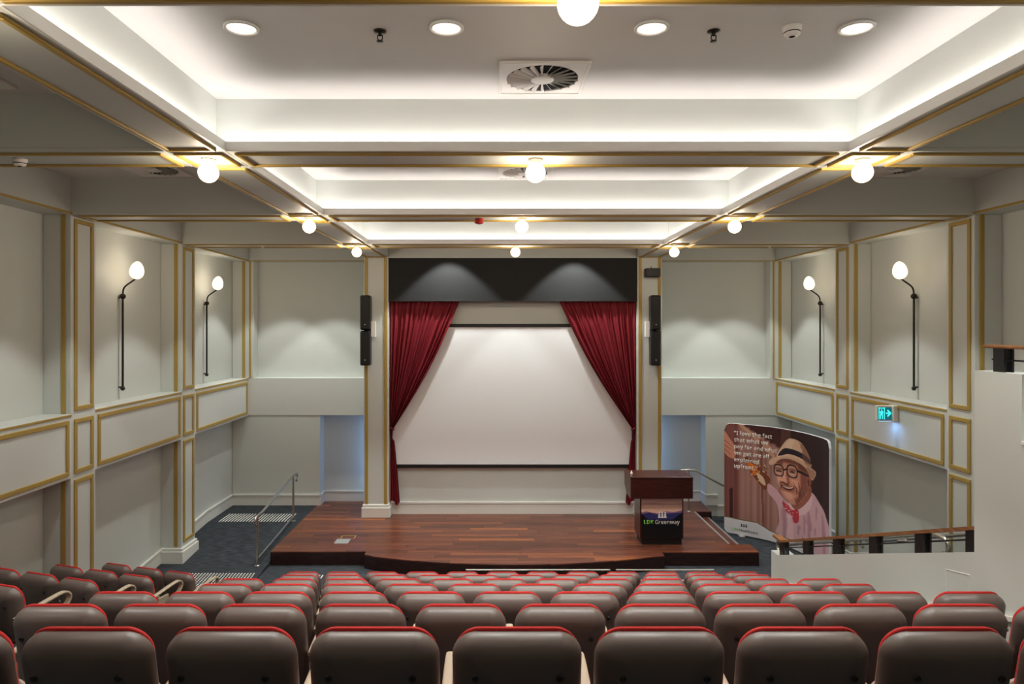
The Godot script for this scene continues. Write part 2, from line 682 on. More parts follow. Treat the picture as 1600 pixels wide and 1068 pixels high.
func build_side_wall(s: float) -> void:
	var nm := "wall_left" if s < 0 else "wall_right"
	var w := thing(nm, "cream panelled side wall with gold trim and " + ("ramp at its foot" if s < 0 else "exit sign and stair at its foot"), "wall", Vector3.ZERO, 0.0, "", "structure")
	var face := XC + s * HALF
	var back := XC + s * (HALF + NICHE)
	var n := Vector3(-s, 0, 0)
	var lo := minf(face, back)
	var hi := maxf(face, back)
	bpart("niche_back", p3(minf(back, back + s * 0.2), -0.1, FRONT + 0.5), p3(maxf(back, back + s * 0.2), CEIL, BACK - 0.2), M.wall, w)
	bpart("upper_wall", p3(lo, SOF, FRONT), p3(hi, CEIL, BACK), M.wall, w)
	# gold edge under the upper wall
	var edges := ROWS.duplicate()
	edges.append(FRONT + CW)
	for i in ROWS.size():
		var r: float = ROWS[i]
		var pil := bpart("pilaster", p3(lo, -0.05, r + CW), p3(hi, SOF, r - CW), M.wall, w, 0.006)
		var fx := face
		var base := ground(face, r) + 0.30
		for fr in [[SILL + 0.03, SOF - 0.04], [CY - 1.875, CY - 1.175], [base, CY - 1.95]]:
			frame(pil, p3(fx, fr[0], r - CW + 0.06), Vector3(0, 0, -(2 * CW - 0.12)), Vector3(0, fr[1] - fr[0], 0), n, 0.056, 0.02)
		# jamb strips on the side that faces the rear of the room
		for jy in [[SILL, SOF], [0.25 + ground(face, r), BAND]]:
			bpart("gold_trim", p3(minf(face + s * 0.06, face + s * 0.12), jy[0], r - CW), p3(maxf(face + s * 0.06, face + s * 0.12), jy[1], r - CW - 0.014), M.gold, pil, 0.004)
			bpart("gold_trim", p3(minf(face + s * 0.06, face + s * 0.12), jy[0], r + CW + 0.014), p3(maxf(face + s * 0.06, face + s * 0.12), jy[1], r + CW), M.gold, pil, 0.004)
		# plinth
		var gy := ground(face, r - CW)
		var pl := part_plinth(w, face, back, s, r, gy)
		pl.name = "plinth"
		# band and niche to the next pilaster
		var d0 := r + CW
		var d1: float = edges[i + 1] - CW
		var bd := bpart("band_panel", p3(lo, BAND, d1), p3(hi, SILL, d0), M.panel, w, 0.005)
		frame(bd, p3(face, CY - 1.875, d0 + 0.05), Vector3(0, 0, -(d1 - d0 - 0.1)), Vector3(0, 0.70, 0), n, 0.056, 0.02)
		bpart("gold_trim", p3(minf(face, face - s * 0.012), SILL - 0.032, d1), p3(maxf(face, face - s * 0.012), SILL - 0.004, d0), M.gold, bd, 0.004)
		bpart("gold_trim", p3(minf(face, face - s * 0.02), SOF + 0.004, d1), p3(maxf(face, face - s * 0.02), SOF + 0.032, d0), M.gold, w, 0.004)
		# skirting at the foot of the lower niche
		if d0 > 5.0:
			var a := p3(back, ground(face, d0), d0)
			var b := p3(back, ground(face, d1), d1)
			if s < 0 and d0 < 10.9:
				skirting(w, a, p3(back, 0, 10.9), n, 0.24)
				skirting(w, p3(back, 0, 10.9), b, n, 0.24)
			elif s < 0:
				var m := p3(back, ground(face, 13.5), 13.5)
				skirting(w, a, m, n, 0.24)
				skirting(w, m, b, n, 0.24)
			else:
				skirting(w, a, b, n, 0.24)
	if s < 0:
		# end of the last niche at the front wall
		bpart("gold_trim", p3(face + s * 0.12, SILL, FRONT - 0.002), p3(face + s * 0.06, SOF, FRONT - 0.016), M.gold, w, 0.004)
	else:
		bpart("gold_trim", p3(face + s * 0.06, SILL, FRONT - 0.002), p3(face + s * 0.12, SOF, FRONT - 0.016), M.gold, w, 0.004)

func part_plinth(w: Node, face: float, back: float, s: float, r: float, gy: float) -> MeshInstance3D:
	var st := new_st()
	var t := 0.05
	add_box(st, p3(minf(face - s * t, back), -0.05, r + CW + t), p3(maxf(face - s * t, back), gy + 0.20, r - CW - t), 0.008)
	add_box(st, p3(minf(face - s * (t - 0.02), back), gy + 0.20, r + CW + t - 0.02), p3(maxf(face - s * (t - 0.02), back), gy + 0.25, r - CW - t + 0.02), 0.008)
	return part("plinth", st, M.skirting, w)

func build_front_wall() -> void:
	var w := thing("wall_front", "cream front wall behind the stage with two gold-edged pilasters", "wall", Vector3.ZERO, 0.0, "", "structure")
	var xl := XC - HALF
	var xr := XC + HALF
	var il := XC - BX + BW            # inner faces of the stage pilasters
	var ir := XC + BX - BW
	var ol := XC - BX - BW
	var orr := XC + BX + BW
	bpart("stage_wall", p3(il, -0.05, 14.6), p3(ir, CEIL, 14.16), M.wall, w)
	bpart("header", p3(il, SOF - 0.02, 14.16), p3(ir, CEIL, 13.93), M.wall, w)
	bpart("outer_wall", p3(-6.3, -0.1, 15.6), p3(7.0, CEIL, 15.35), M.wall, w)
	for s: float in [-1.0, 1.0]:
		var a: float = xl - 0.34 if s < 0 else orr       # extent beside the stage
		var b: float = ol if s < 0 else xr + 0.34
		var nich: float = -3.84 if s < 0 else 4.545
		# upper header, band, lower wall, backs of the recess and of the doorway niche
		bpart("upper_wall", p3(a, SOF, 15.35), p3(b, CEIL, FRONT), M.wall, w)
		bpart("recess_back", p3(a, SILL, 15.35), p3(b, SOF, 15.10), M.wall, w)
		var band := bpart("band", p3(a, BAND + 0.01, 15.35), p3(b, SILL, FRONT), M.panel, w, 0.004)
		bpart("lower_wall", p3(minf(nich, xl - 0.34 if s < 0 else xr + 0.34), -0.05, 15.35), p3(maxf(nich, xl - 0.34 if s < 0 else xr + 0.34), BAND + 0.01, FRONT + 0.012), M.wall, w)
		bpart("niche_back", p3(minf(nich, ol if s < 0 else orr), -0.05, 15.35), p3(maxf(nich, ol if s < 0 else orr), BAND + 0.01, 15.2), M.wall, w)
		var cx: float = xl if s < 0 else xr
		bpart("corner_jamb", p3(minf(cx - s * 0.12, cx + s * 0.34), SILL, 15.2), p3(maxf(cx - s * 0.12, cx + s * 0.34), SOF, FRONT), M.wall, w, 0.004)
		bpart("gold_trim", p3(minf(cx - s * 0.03, cx - s * 0.065), SILL, FRONT), p3(maxf(cx - s * 0.03, cx - s * 0.065), SOF, FRONT - 0.014), M.gold, w, 0.004)
		bpart("gold_trim", p3(a, SOF, FRONT), p3(b, SOF + 0.022, FRONT - 0.012), M.gold, band, 0.003)
		# stage pilaster
		var x0: float = ol if s < 0 else ir
		var x1: float = il if s < 0 else orr
		var pil := bpart("pilaster", p3(x0, -0.05, 15.35), p3(x1, SOF, 13.88), M.wall, w, 0.008)
		bpart("upper_pilaster", p3(x0, SOF, 15.35), p3(x1, CEIL, 13.88), M.wall, w)
		for gx in [x0 + 0.055, x1 - 0.055]:
			bpart("gold_trim", p3(gx - 0.03, STG + 0.27, 13.88), p3(gx + 0.03, SOF, 13.862), M.gold, pil, 0.005)
		var st := new_st()
		add_box(st, p3(x0 - 0.04, STG, 14.2), p3(x1 + 0.04, STG + 0.21, 13.83), 0.008)
		add_box(st, p3(x0 - 0.022, STG + 0.21, 14.2), p3(x1 + 0.022, STG + 0.27, 13.85), 0.01)
		part("plinth", st, M.skirting, w)
		# skirtings
		if s < 0:
			skirting(w, p3(xl - 0.35, STG, FRONT + 0.012), p3(nich, STG, FRONT + 0.012), Vector3(0, 0, 1), 0.24)
			skirting(w, p3(nich, STG, 15.2), p3(ol, STG, 15.2), Vector3(0, 0, 1), 0.24)
			skirting(w, p3(nich, STG, FRONT + 0.012), p3(nich, STG, 15.2), Vector3(1, 0, 0), 0.24)
		else:
			skirting(w, p3(orr, STG, 15.2), p3(nich, STG, 15.2), Vector3(0, 0, 1), 0.24)
			skirting(w, p3(nich, STG, FRONT + 0.012), p3(nich, STG, 15.2), Vector3(-1, 0, 0), 0.24)
			skirting(w, p3(nich, STG, FRONT + 0.012), p3(nich + 0.25, STG, FRONT + 0.012), Vector3(0, 0, 1), 0.24)
			skirting(w, p3(nich + 0.25, 0.0, FRONT + 0.012), p3(xr + 0.35, 0.0, FRONT + 0.012), Vector3(0, 0, 1), 0.24)
	skirting(w, p3(il, STG, 14.16), p3(ir, STG, 14.16), Vector3(0, 0, 1), 0.25)
	var rear := thing("wall_back", "plain cream rear wall behind the top row", "wall", Vector3.ZERO, 0.0, "", "structure")
	bpart("wall_panel", p3(-6.3, -0.1, BACK), p3(7.0, CEIL, BACK - 0.2), M.wall, rear)

func stage_outline() -> PackedVector2Array:
	var o := PackedVector2Array([Vector2(-3.9, 11.77), Vector2(-2.25, 11.77), Vector2(-2.25, 11.62)])
	for k in range(1, 24):
		var t := k / 24.0
		var x := lerpf(-2.25, 2.84, t)
		o.append(Vector2(x, 11.58 - 0.46 * (1.0 - pow(2.0 * t - 1.0, 2.0))))
	o.append_array(PackedVector2Array([Vector2(2.84, 11.55), Vector2(2.84, 11.74), Vector2(4.51, 11.74), Vector2(4.51, 12.16), Vector2(4.18, 12.16), Vector2(4.18, 14.33), Vector2(4.51, 14.33), Vector2(4.51, 15.19), Vector2(3.365, 15.19), Vector2(3.365, 13.878), Vector2(2.855, 13.878), Vector2(2.855, 14.158), Vector2(-2.195, 14.158), Vector2(-2.195, 13.878), Vector2(-2.705, 13.878), Vector2(-2.705, 15.19), Vector2(-3.9, 15.19)]))
	return o

func build_stage() -> void:
	var sg := thing("stage_platform", "low polished red-brown timber stage with bowed front edge", "stage")
	var outline := stage_outline()
	var st := new_st()
	add_prism(st, outline, 0.0, STG - 0.018)
	part("riser", st, M.riser, sg)
	var wd := 0.132
	var row := 0
	var d := 11.05
	while d < 15.19:
		var x := -3.9 - rng.randf() * 1.5
		while x < 4.6:
			var l := rng.randf_range(0.9, 2.3)
			var rect := PackedVector2Array([Vector2(x + 0.002, d + 0.002), Vector2(x + l - 0.002, d + 0.002), Vector2(x + l - 0.002, minf(d + wd - 0.002, 15.19)), Vector2(x + 0.002, minf(d + wd - 0.002, 15.19))])
			var tone := [0, 0, 1, 1, 2, 2, 4, 4, 3, 0, 1, 4, 5][rng.randi() % 13] as int
			for pl in Geometry2D.intersect_polygons(rect, outline):
				if pl.size() >= 3 and not Geometry2D.triangulate_polygon(pl).is_empty():
					st = new_st()
					add_prism(st, pl, STG - 0.018, STG)
					part("plank", st, M["plank%d" % tone], sg)
			x += l
		d += wd
		row += 1
	# step let into the stage side
	bpart("side_step", p3(4.181, 0.0, 14.328), p3(4.46, STG - 0.12, 12.162), M.plank0, sg, 0.004)
	for e in [[4.13, STG], [4.15, STG], [4.41, STG - 0.12], [4.435, STG - 0.12]]:
		bpart("nosing_strip", p3(e[0], e[1] - 0.001, 14.3), p3(e[0] + 0.014, e[1] + 0.004, 12.19), M.silver, sg)
	# floor box
	var fb := thing("floor_box", "small square metal floor box let into the stage boards", "floor box")
	bpart("plate", p3(-2.91, STG, 12.46), p3(-2.66, STG + 0.006, 12.21), M.silver, fb, 0.002)
	for e in [[-2.86, -2.60, 12.66, 12.645], [-2.86, -2.845, 12.645, 12.47], [-2.615, -2.60, 12.645, 12.47]]:
		bpart("brass_frame", p3(e[0], STG, e[2]), p3(e[1], STG + 0.008, e[3]), M.gold, fb)
	# tactile mats
	tactile("tactile_mat", "white warning studs on the carpet at the foot of the ramp", -5.3, -3.98, 10.72, 11.3, 26, 12, false, 0.0)
	tactile("tactile_mat", "white tactile bars on the carpet at the head of the ramp", -5.55, -4.13, 13.58, 14.15, 24, 1, true, STG)
	tactile("tactile_mat", "small patch of white tactile bars on the carpet before the stage corner", -3.4, -2.85, 10.7, 11.3, 11, 1, true, 0.0)

func tactile(called: String, label: String, x0: float, x1: float, d0: float, d1: float, nx: int, nd: int, bars: bool, y: float) -> void:
	var st := new_st()
	for i in nx:
		var x := lerpf(x0, x1, (i + 0.5) / nx)
		for j in nd:
			if bars:
				add_box(st, p3(x - 0.009, y - 0.02, d1), p3(x + 0.009, y + 0.006, d0), 0.002)
			else:
				var d := lerpf(d0, d1, (j + 0.5) / nd)
				var gy := ground(x, d)
				add_lathe(st, [[0.014, gy - 0.01], [0.014, gy + 0.003], [0.010, gy + 0.007], [0.0, gy + 0.007]], p3(x, 0, d), 8)
	var o := part(called, st, M.stud, self)
	tag(o, label, "tactile mat", "tactile ground indicators", "stuff")

# ---------------------------------------------------------------- lights
func build_lights() -> void:
	# opal globes under the beam crossings and in the middle of the cross beams
	var neck := new_st()
	add_lathe(neck, [[0.0, 0.0], [0.06, 0.0], [0.06, -0.018], [0.034, -0.022], [0.034, -0.05]], Vector3.ZERO, 20)
	var neck_mesh := done(neck)
	var gl := new_st()
	var prof := []
	for k in 15:
		var a := PI * k / 14.0
		prof.append([sin(a) * 0.085, cos(a) * 0.085 - 0.115])
	add_lathe(gl, prof, Vector3.ZERO, 28)
	var gl_mesh := done(gl)
	for i in ROWS.size():
		for c in 3:
			if i < 2:
				continue
			var x: float = XC + (c - 1) * BX
			var row: String = ["sixth", "fifth", "fourth", "third", "second", "first"][i]
			var spot_word: String = ["over the ramp side beam", "in mid beam", "over the exit sign side beam"][c]
			var t := thing("globe_light", "glowing opal globe lamp %s, %s cross beam from the stage" % [spot_word, row], "lamp", p3(x, SOF, ROWS[i]), 0.0, "opal globe ceiling lamps")
			inst("neck", neck_mesh, M.plastic, t)
			inst("globe", gl_mesh, M.globe, t)
			omni(t, Vector3(0, -0.115, 0), WARM, 0.42, 0.085)
	# cove strips behind the lips
	for i in range(2, ROWS.size()):
		var d0: float = ROWS[i - 1] + CW
		var d1: float = ROWS[i] - CW
		var x0 := XC - BX + BW
		var x1 := XC + BX - BW
		var g := 0.052
		var order: String = WORDS[ROWS.size() - i]
		var y := SOF + 0.034
		var ex := x1 - x0
		for k in 4:
			var a := Vector3()
			var b := Vector3()
			var side: String = ["rear", "stage", "ramp", "exit sign"][k]
			match k:
				0: a = p3(x0, y, d0 - g); b = p3(x1, y, d0 - g)
				1: a = p3(x0, y, d1 + g); b = p3(x1, y, d1 + g)
				2: a = p3(x0 - g, y, d0); b = p3(x0 - g, y, d1)
				3: a = p3(x1 + g, y, d0); b = p3(x1 + g, y, d1)
			var m := (a + b) / 2.0
			var t := thing("cove_light", "warm light strip in the %s-side cove of %s coffer from the stage" % [side, order], "cove light", m, 0.0, "cove light strips")
			var h := (b - a).abs() / 2.0
			h = Vector3(maxf(h.x, 0.012), 0.006, maxf(h.z, 0.012))
			var st := new_st()
			add_obox(st, Transform3D(), h)
			part("led_strip", st, M.led, t)
			var len_ := 2.0 * maxf(h.x, h.z)
			area(t, Vector3(0, 0.012, 0), Vector3.UP, COVE, 0.19 * len_, Vector2(len_, 0.03) if k < 2 else Vector2(0.03, len_))
	# recessed downlights in the coffers, side bays and before the front wall
	var rim := new_st()
	add_lathe(rim, [[0.085, 0.0], [0.11, 0.0], [0.11, -0.012], [0.098, -0.018], [0.085, -0.006], [0.085, 0.0]], Vector3.ZERO, 28)
	var rim_mesh := done(rim)
	var disc := new_st()
	add_lathe(disc, [[0.0, -0.005], [0.084, -0.005], [0.084, 0.0]], Vector3.ZERO, 28)
	var disc_mesh := done(disc)
	var spots := []
	for i in range(2, ROWS.size()):
		var d: float = ROWS[i] - 1.5
		for k in (4 if i > 2 else 0):
			spots.append([XC + (k - 1.5) * 1.293, d, 3.7, 42.0, "%s downlight counted from the ramp side in the %s coffer from the stage" % [WORDS[k + 1], WORDS[ROWS.size() - i]]])
		for s: float in [-1.0, 1.0]:
			spots.append([XC + s * 4.4, d + 0.15, 3.6, 42.0, "downlight in the %s side bay beside the %s coffer from the stage" % ["ramp" if s < 0 else "exit sign", WORDS[ROWS.size() - i]]])
	for x in [-0.97, 1.57]:
		spots.append([x, 13.34, 6.0, 45.0, "downlight before the black valance, %s" % ("on the ramp half" if x < 0 else "on the lectern half")])
	for x in [-4.55, -3.55, 4.2, 5.2]:
		spots.append([x, 13.85, 3.6, 38.0, "downlight before the front wall, %s" % ("nearest the ramp wall" if x < -4 else "next to the ramp-side pilaster" if x < 0 else "next to the lectern-side pilaster" if x < 5 else "nearest the exit sign wall")])
	for sp in spots:
		var t := thing("downlight", sp[4], "downlight", p3(sp[0], CEIL, sp[1]), 0.0, "recessed ceiling downlights")
		inst("trim_ring", rim_mesh, M.plastic, t)
		inst("lens", disc_mesh, M.downlight, t)
		spot(t, Vector3(0, -0.03, 0), Vector3.DOWN, DOWN, sp[2], sp[3], 0.06)

func build_sconces() -> void:
	for s: float in [-1.0, 1.0]:
		for i in [3, 4, 5]:
			if i == 3:
				continue
			var d: float = (ROWS[i] + (ROWS[i + 1] if i < 5 else 14.95)) / 2.0 - 0.05
			var back := XC + s * (HALF + NICHE)
			var t := thing("wall_sconce", "tall dark rod wall light with opal egg shade, %s niche of %s wall" % ["middle" if i == 4 else "stage-end", "ramp-side" if s < 0 else "exit-sign"], "wall lamp", p3(back, 0, d), 0.0, "rod wall lights in the niches")
			var n := -s
			var yt := CY + 0.47
			var yb := CY - 0.93
			var st := new_st()
			add_tube(st, [Vector3(n * 0.06, yb, 0), Vector3(n * 0.06, yt, 0)], 0.016, 12)
			part("rod", st, M.bronze, t)
			st = new_st()
			for y in [yb + 0.02, yt - 0.02]:
				add_tube(st, [Vector3(0, y, 0), Vector3(n * 0.06, y, 0)], 0.012, 10)
			part("wall_bracket", st, M.bronze, t)
			for e in [[yb, 0.034], [yt, 0.045]]:
				st = new_st()
				var pr := []
				for k in 9:
					pr.append([sin(PI * k / 8.0) * e[1], cos(PI * k / 8.0) * e[1]])
				add_lathe(st, pr, Vector3(n * 0.06, e[0], 0), 16)
				part("joint", st, M.bronze, t)
			st = new_st()
			var arm := []
			for k in 9:
				var u := k / 8.0
				arm.append(Vector3(n * (0.06 + 0.02 * u), yt + 0.04, 0).bezier_interpolate(Vector3(n * 0.06, yt + 0.17, 0), Vector3(n * 0.12, yt + 0.16, 0), Vector3(n * 0.27, yt + 0.27, 0.02), u))
			arm[0] = Vector3(n * 0.06, yt, 0)
			add_tube(st, arm, 0.013, 10)
			part("arm", st, M.bronze, t)
			st = new_st()
			var egg := []
			for k in 15:
				var a := PI * k / 14.0
				var yy := -cos(a)
				egg.append([sin(a) * 0.10 * (1.0 - 0.16 * yy), yy * 0.135 + 0.135])
			var tilt := Basis(Vector3(0, 0, 1), s * 0.12)
			add_lathe(st, egg, Vector3(n * 0.27, yt + 0.26, 0.02), 24, tilt)
			part("shade", st, M.shade, t)
			omni(t, Vector3(n * 0.27, yt + 0.40, 0.02), WARM, 0.13, 0.08)

# ---------------------------------------------------------------- ceiling fittings, speakers, signs
func diffuser(at: Vector3, size: float, label: String) -> void:
	var t := thing("air_diffuser", label, "air vent", at, 0.0, "swirl ceiling air vents")
	var h := size / 2.0
	var r := size * 0.41
	var seg := 48
	var st := new_st()
	for k in seg:
		var a0 := TAU * k / seg
		var a1 := TAU * (k + 1) / seg
		var q := []
		for a in [a0, a1]:
			var v := Vector2(cos(a), sin(a))
			var m := maxf(absf(v.x), absf(v.y))
			q.append(Vector3(v.x * r, -0.012, v.y * r))
			q.append(Vector3(v.x / m * (h - 0.02), -0.014, v.y / m * (h - 0.02)))
			q.append(Vector3(v.x * r, 0.0, v.y * r))
		quad(st, q[0], q[1], q[4], q[3], Vector3.DOWN)
		quad(st, q[0], q[3], q[5], q[2], Vector3(-cos(a0), 0, -sin(a0)))
	part("face_plate", st, M.plastic, t)
	st = new_st()
	for e in [[-h, -h, h, -h + 0.025], [-h, h - 0.025, h, h], [-h, -h + 0.025, -h + 0.025, h - 0.025], [h - 0.025, -h + 0.025, h, h - 0.025]]:
		add_box(st, Vector3(e[0], -0.022, e[1]), Vector3(e[2], 0.0, e[3]), 0.004)
	part("rim", st, M.plastic, t)
	st = new_st()
	add_lathe(st, [[0.0, -0.001], [r, -0.001]], Vector3.ZERO, 32)
	part("plenum", st, M.dark_gap, t)
	st = new_st()
	add_lathe(st, [[0.0, -0.026], [size * 0.12, -0.026], [size * 0.135, -0.02], [size * 0.135, -0.002]], Vector3.ZERO, 24)
	part("hub", st, M.plastic, t)
	var bl := new_st()
	var wv := size * 0.045
	quad(bl, Vector3(size * 0.12, -0.022, wv * 0.2), Vector3(r, -0.024, wv * 0.6), Vector3(r, -0.002, -wv * 0.3), Vector3(size * 0.12, -0.004, -wv * 0.15), Vector3.DOWN)
	quad(bl, Vector3(size * 0.12, -0.024, wv * 0.2), Vector3(r, -0.026, wv * 0.6), Vector3(r, 0.0, -wv * 0.3), Vector3(size * 0.12, -0.002, -wv * 0.15), Vector3.UP)
	var bm := done(bl)
	for k in 22:
		inst("blade", bm, M.plastic, t, Transform3D(Basis(Vector3.UP, TAU * (k + 0.3) / 22), Vector3.ZERO))

func build_fittings() -> void:
	diffuser(p3(XC + 0.015, CEIL, 5.17), 0.66, "white swirl air vent in middle of third coffer from stage")
	diffuser(p3(XC + 0.015, CEIL, 8.33), 0.66, "white swirl air vent in middle of second coffer from stage")
	for s: float in [-1.0, 1.0]:
		for k in 2:
			var d: float = [5.05, 8.16][k]
			diffuser(p3(XC + s * 4.43, CEIL, d), 0.66, "white swirl air vent in %s side bay, %s" % ["ramp" if s < 0 else "exit sign", "above the back rows" if k == 0 else "beside the second coffer from stage"])
	# sprinklers
	for x in [-0.745, 1.385]:
		var t := thing("sprinkler", "small brass ceiling sprinkler %s" % ("between the first two downlights from the ramp" if x < 0 else "beside the smoke detector"), "sprinkler", p3(x, CEIL, 4.36), 0.0, "ceiling sprinklers")
		var st := new_st()
		add_lathe(st, [[0.0, 0.0], [0.042, 0.0], [0.042, -0.006], [0.03, -0.012], [0.012, -0.014], [0.010, -0.03]], Vector3.ZERO, 20)
		part("escutcheon", st, M.bronze, t)
		st = new_st()
		add_tube(st, [Vector3(0.014, -0.025, 0), Vector3(0.016, -0.05, 0), Vector3(0, -0.064, 0), Vector3(-0.016, -0.05, 0), Vector3(-0.014, -0.025, 0)], 0.004, 6)
		add_lathe(st, [[0.0, -0.064], [0.022, -0.064], [0.022, -0.068], [0.0, -0.068]], Vector3.ZERO, 12)
		part("deflector", st, M.bronze, t)
	for e in [[-4.1, "over the ramp"], [4.78, "on the exit sign side"]]:
		var t := thing("sprinkler", "tiny sprinkler under the last side beam, %s" % e[1], "sprinkler", p3(e[0], SOF, ROWS[5]), 0.0, "beam sprinklers")
		var st := new_st()
		add_lathe(st, [[0.0, 0.0], [0.045, 0.0], [0.045, -0.01], [0.012, -0.016], [0.012, -0.04], [0.024, -0.042], [0.0, -0.048]], Vector3.ZERO, 16)
		part("head", st, M.plastic, t)
	# smoke detectors
	for e in [[1.86, CEIL, 4.30, "in the third coffer from stage, beside a downlight"], [-4.05, SOF, 5.80, "under the ramp-side cross beam"]]:
		var t := thing("smoke_detector", "round white smoke detector %s" % e[3], "smoke detector", p3(e[0], e[1], e[2]), 0.0, "smoke detectors")
		var st := new_st()
		add_lathe(st, [[0.0, 0.0], [0.058, 0.0], [0.058, -0.018], [0.05, -0.022], [0.05, -0.034]], Vector3.ZERO, 24)
		part("base", st, M.plastic, t)
		st = new_st()
		add_lathe(st, [[0.05, -0.030], [0.05, -0.046], [0.036, -0.06], [0.0, -0.062]], Vector3.ZERO, 24)
		part("cap", st, M.plastic, t)
		st = new_st()
		add_lathe(st, [[0.051, -0.036], [0.0512, -0.042]], Vector3.ZERO, 24)
		add_lathe(st, [[0.02, -0.0625], [0.012, -0.066], [0.0, -0.066]], Vector3.ZERO, 12)
		part("vent_ring", st, M.dark_gap, t)
	var al := thing("fire_alarm", "small red alarm sounder under the second cross beam from stage", "alarm", p3(-0.23, SOF, 8.98), 0.0)
	var sa := new_st()
	add_lathe(sa, [[0.0, 0.0], [0.055, 0.0], [0.055, -0.03], [0.05, -0.035]], Vector3.ZERO, 20)
	part("base", sa, M.alarm_red, al)
	sa = new_st()
	add_lathe(sa, [[0.05, -0.035], [0.06, -0.04], [0.06, -0.06], [0.03, -0.072], [0.0, -0.072]], Vector3.ZERO, 20)
	part("horn", sa, M.alarm_red, al)
	# column loudspeakers on the stage pilasters
	for s: float in [-1.0, 1.0]:
		var x: float = -2.63 if s < 0 else 3.185
		var t := thing("column_speaker", "tall black two-box column loudspeaker on the %s-side stage pilaster" % ["ramp", "lectern"][0 if s < 0 else 1], "loudspeaker", p3(x, 0, 13.75), 0.0, "column loudspeakers")
		for k in 2:
			var y0 := CY - 0.055 if k == 0 else CY - 0.765
			var box := bpart("speaker_box", Vector3(-0.1, y0, -0.09), Vector3(0.1, y0 + 0.695, 0.11), M.black_satin, t, 0.02)
			bpart("grille", Vector3(-0.08, y0 + 0.03, 0.105), Vector3(0.08, y0 + 0.665, 0.116), M.black, box, 0.006)
			bpart("badge", Vector3(-0.012, y0 + 0.10, 0.116), Vector3(0.012, y0 + 0.12, 0.119), M.silver, box)
		bpart("wall_bracket", Vector3(-s * 0.1, CY - 0.2, -0.1), Vector3(-s * 0.19, CY + 0.12, 0.0), M.plastic, t, 0.008)
		bpart("mount", Vector3(-0.06, CY - 0.3, -0.13), Vector3(0.06, CY + 0.2, -0.085), M.black, t)
	var pj := thing("receiver_box", "small black box with stub aerial high on the lectern-side stage pilaster", "receiver", p3(3.14, CY + 1.10, 13.78), 0.0)
	bpart("body", Vector3(-0.145, -0.085, -0.1), Vector3(0.145, 0.085, 0.1), M.black, pj, 0.01)
	bpart("aerial", Vector3(-0.03, 0.085, 0.0), Vector3(-0.018, 0.125, 0.012), M.black, pj)
	# exit sign
	var ex := thing("exit_sign", "lit teal running-man exit sign with arrow on the wall band", "exit sign", p3(XC + HALF, CY - 1.30, 10.36), 0.0)
	bpart("housing", Vector3(-0.30, -0.12, -0.05), Vector3(-0.0, 0.115, 0.03), M.plastic, ex, 0.008)
	bpart("end_block", Vector3(-0.085, -0.125, -0.06), Vector3(-0.0, 0.12, 0.075), M.plastic, ex, 0.01)
	var face := bpart("face", Vector3(-0.296, -0.1, 0.03), Vector3(-0.087, 0.09, 0.036), M.exit_face, ex)
	var mk := new_st()
	var zf := 0.0375
	for q in [[-0.285, -0.09, -0.272, 0.085], [-0.205, -0.09, -0.192, 0.085], [-0.285, 0.072, -0.192, 0.085], [-0.262, -0.085, -0.25, -0.02], [-0.232, -0.085, -0.22, -0.03], [-0.258, -0.03, -0.222, 0.03], [-0.272, 0.012, -0.212, 0.026], [-0.248, 0.036, -0.23, 0.06]]:
		add_box(mk, Vector3(q[0], q[1], zf - 0.002), Vector3(q[2], q[3], zf))
	part("running_man", mk, M.exit_mark, face)
	mk = new_st()
	add_box(mk, Vector3(-0.175, -0.01, zf - 0.002), Vector3(-0.12, 0.012, zf))
	for sgn: float in [-1.0, 1.0]:
		add_obox(mk, Transform3D(Basis(Vector3(0, 0, 1), -sgn * 0.8), Vector3(-0.127, sgn * 0.022 + 0.001, zf - 0.001)), Vector3(0.036, 0.011, 0.001))
	part("arrow", mk, M.exit_mark, face)
	bpart("under_light", Vector3(-0.26, -0.126, -0.03), Vector3(-0.09, -0.1195, 0.02), M.exit_glow, ex)
	area(ex, Vector3(-0.17, -0.132, 0.0), Vector3.DOWN, Color(0.55, 0.75, 1.0), 0.09, Vector2(0.17, 0.05))
	# added glowing slots, source unseen and guessed, to tint the doorway niches blue
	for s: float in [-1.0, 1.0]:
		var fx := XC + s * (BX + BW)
		var e2 := thing("added_niche_light", "tall added blue light slot, out of view in the niche on the %s side of the stage" % ("ramp" if s < 0 else "lectern"), "added_light", p3(fx, 1.25, 15.02), 0.0, "added niche light slots")
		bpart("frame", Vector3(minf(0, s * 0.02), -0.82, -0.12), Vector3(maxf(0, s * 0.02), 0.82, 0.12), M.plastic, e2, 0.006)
		bpart("added_glow_pane", Vector3(minf(s * 0.02, s * 0.026), -0.79, -0.09), Vector3(maxf(s * 0.02, s * 0.026), 0.79, 0.09), M.exit_glow, e2)
		area(e2, Vector3(s * 0.034, 0, 0), Vector3(s, 0, 0), Color(0.45, 0.7, 1.0), 0.16, Vector2(0.18, 1.58))

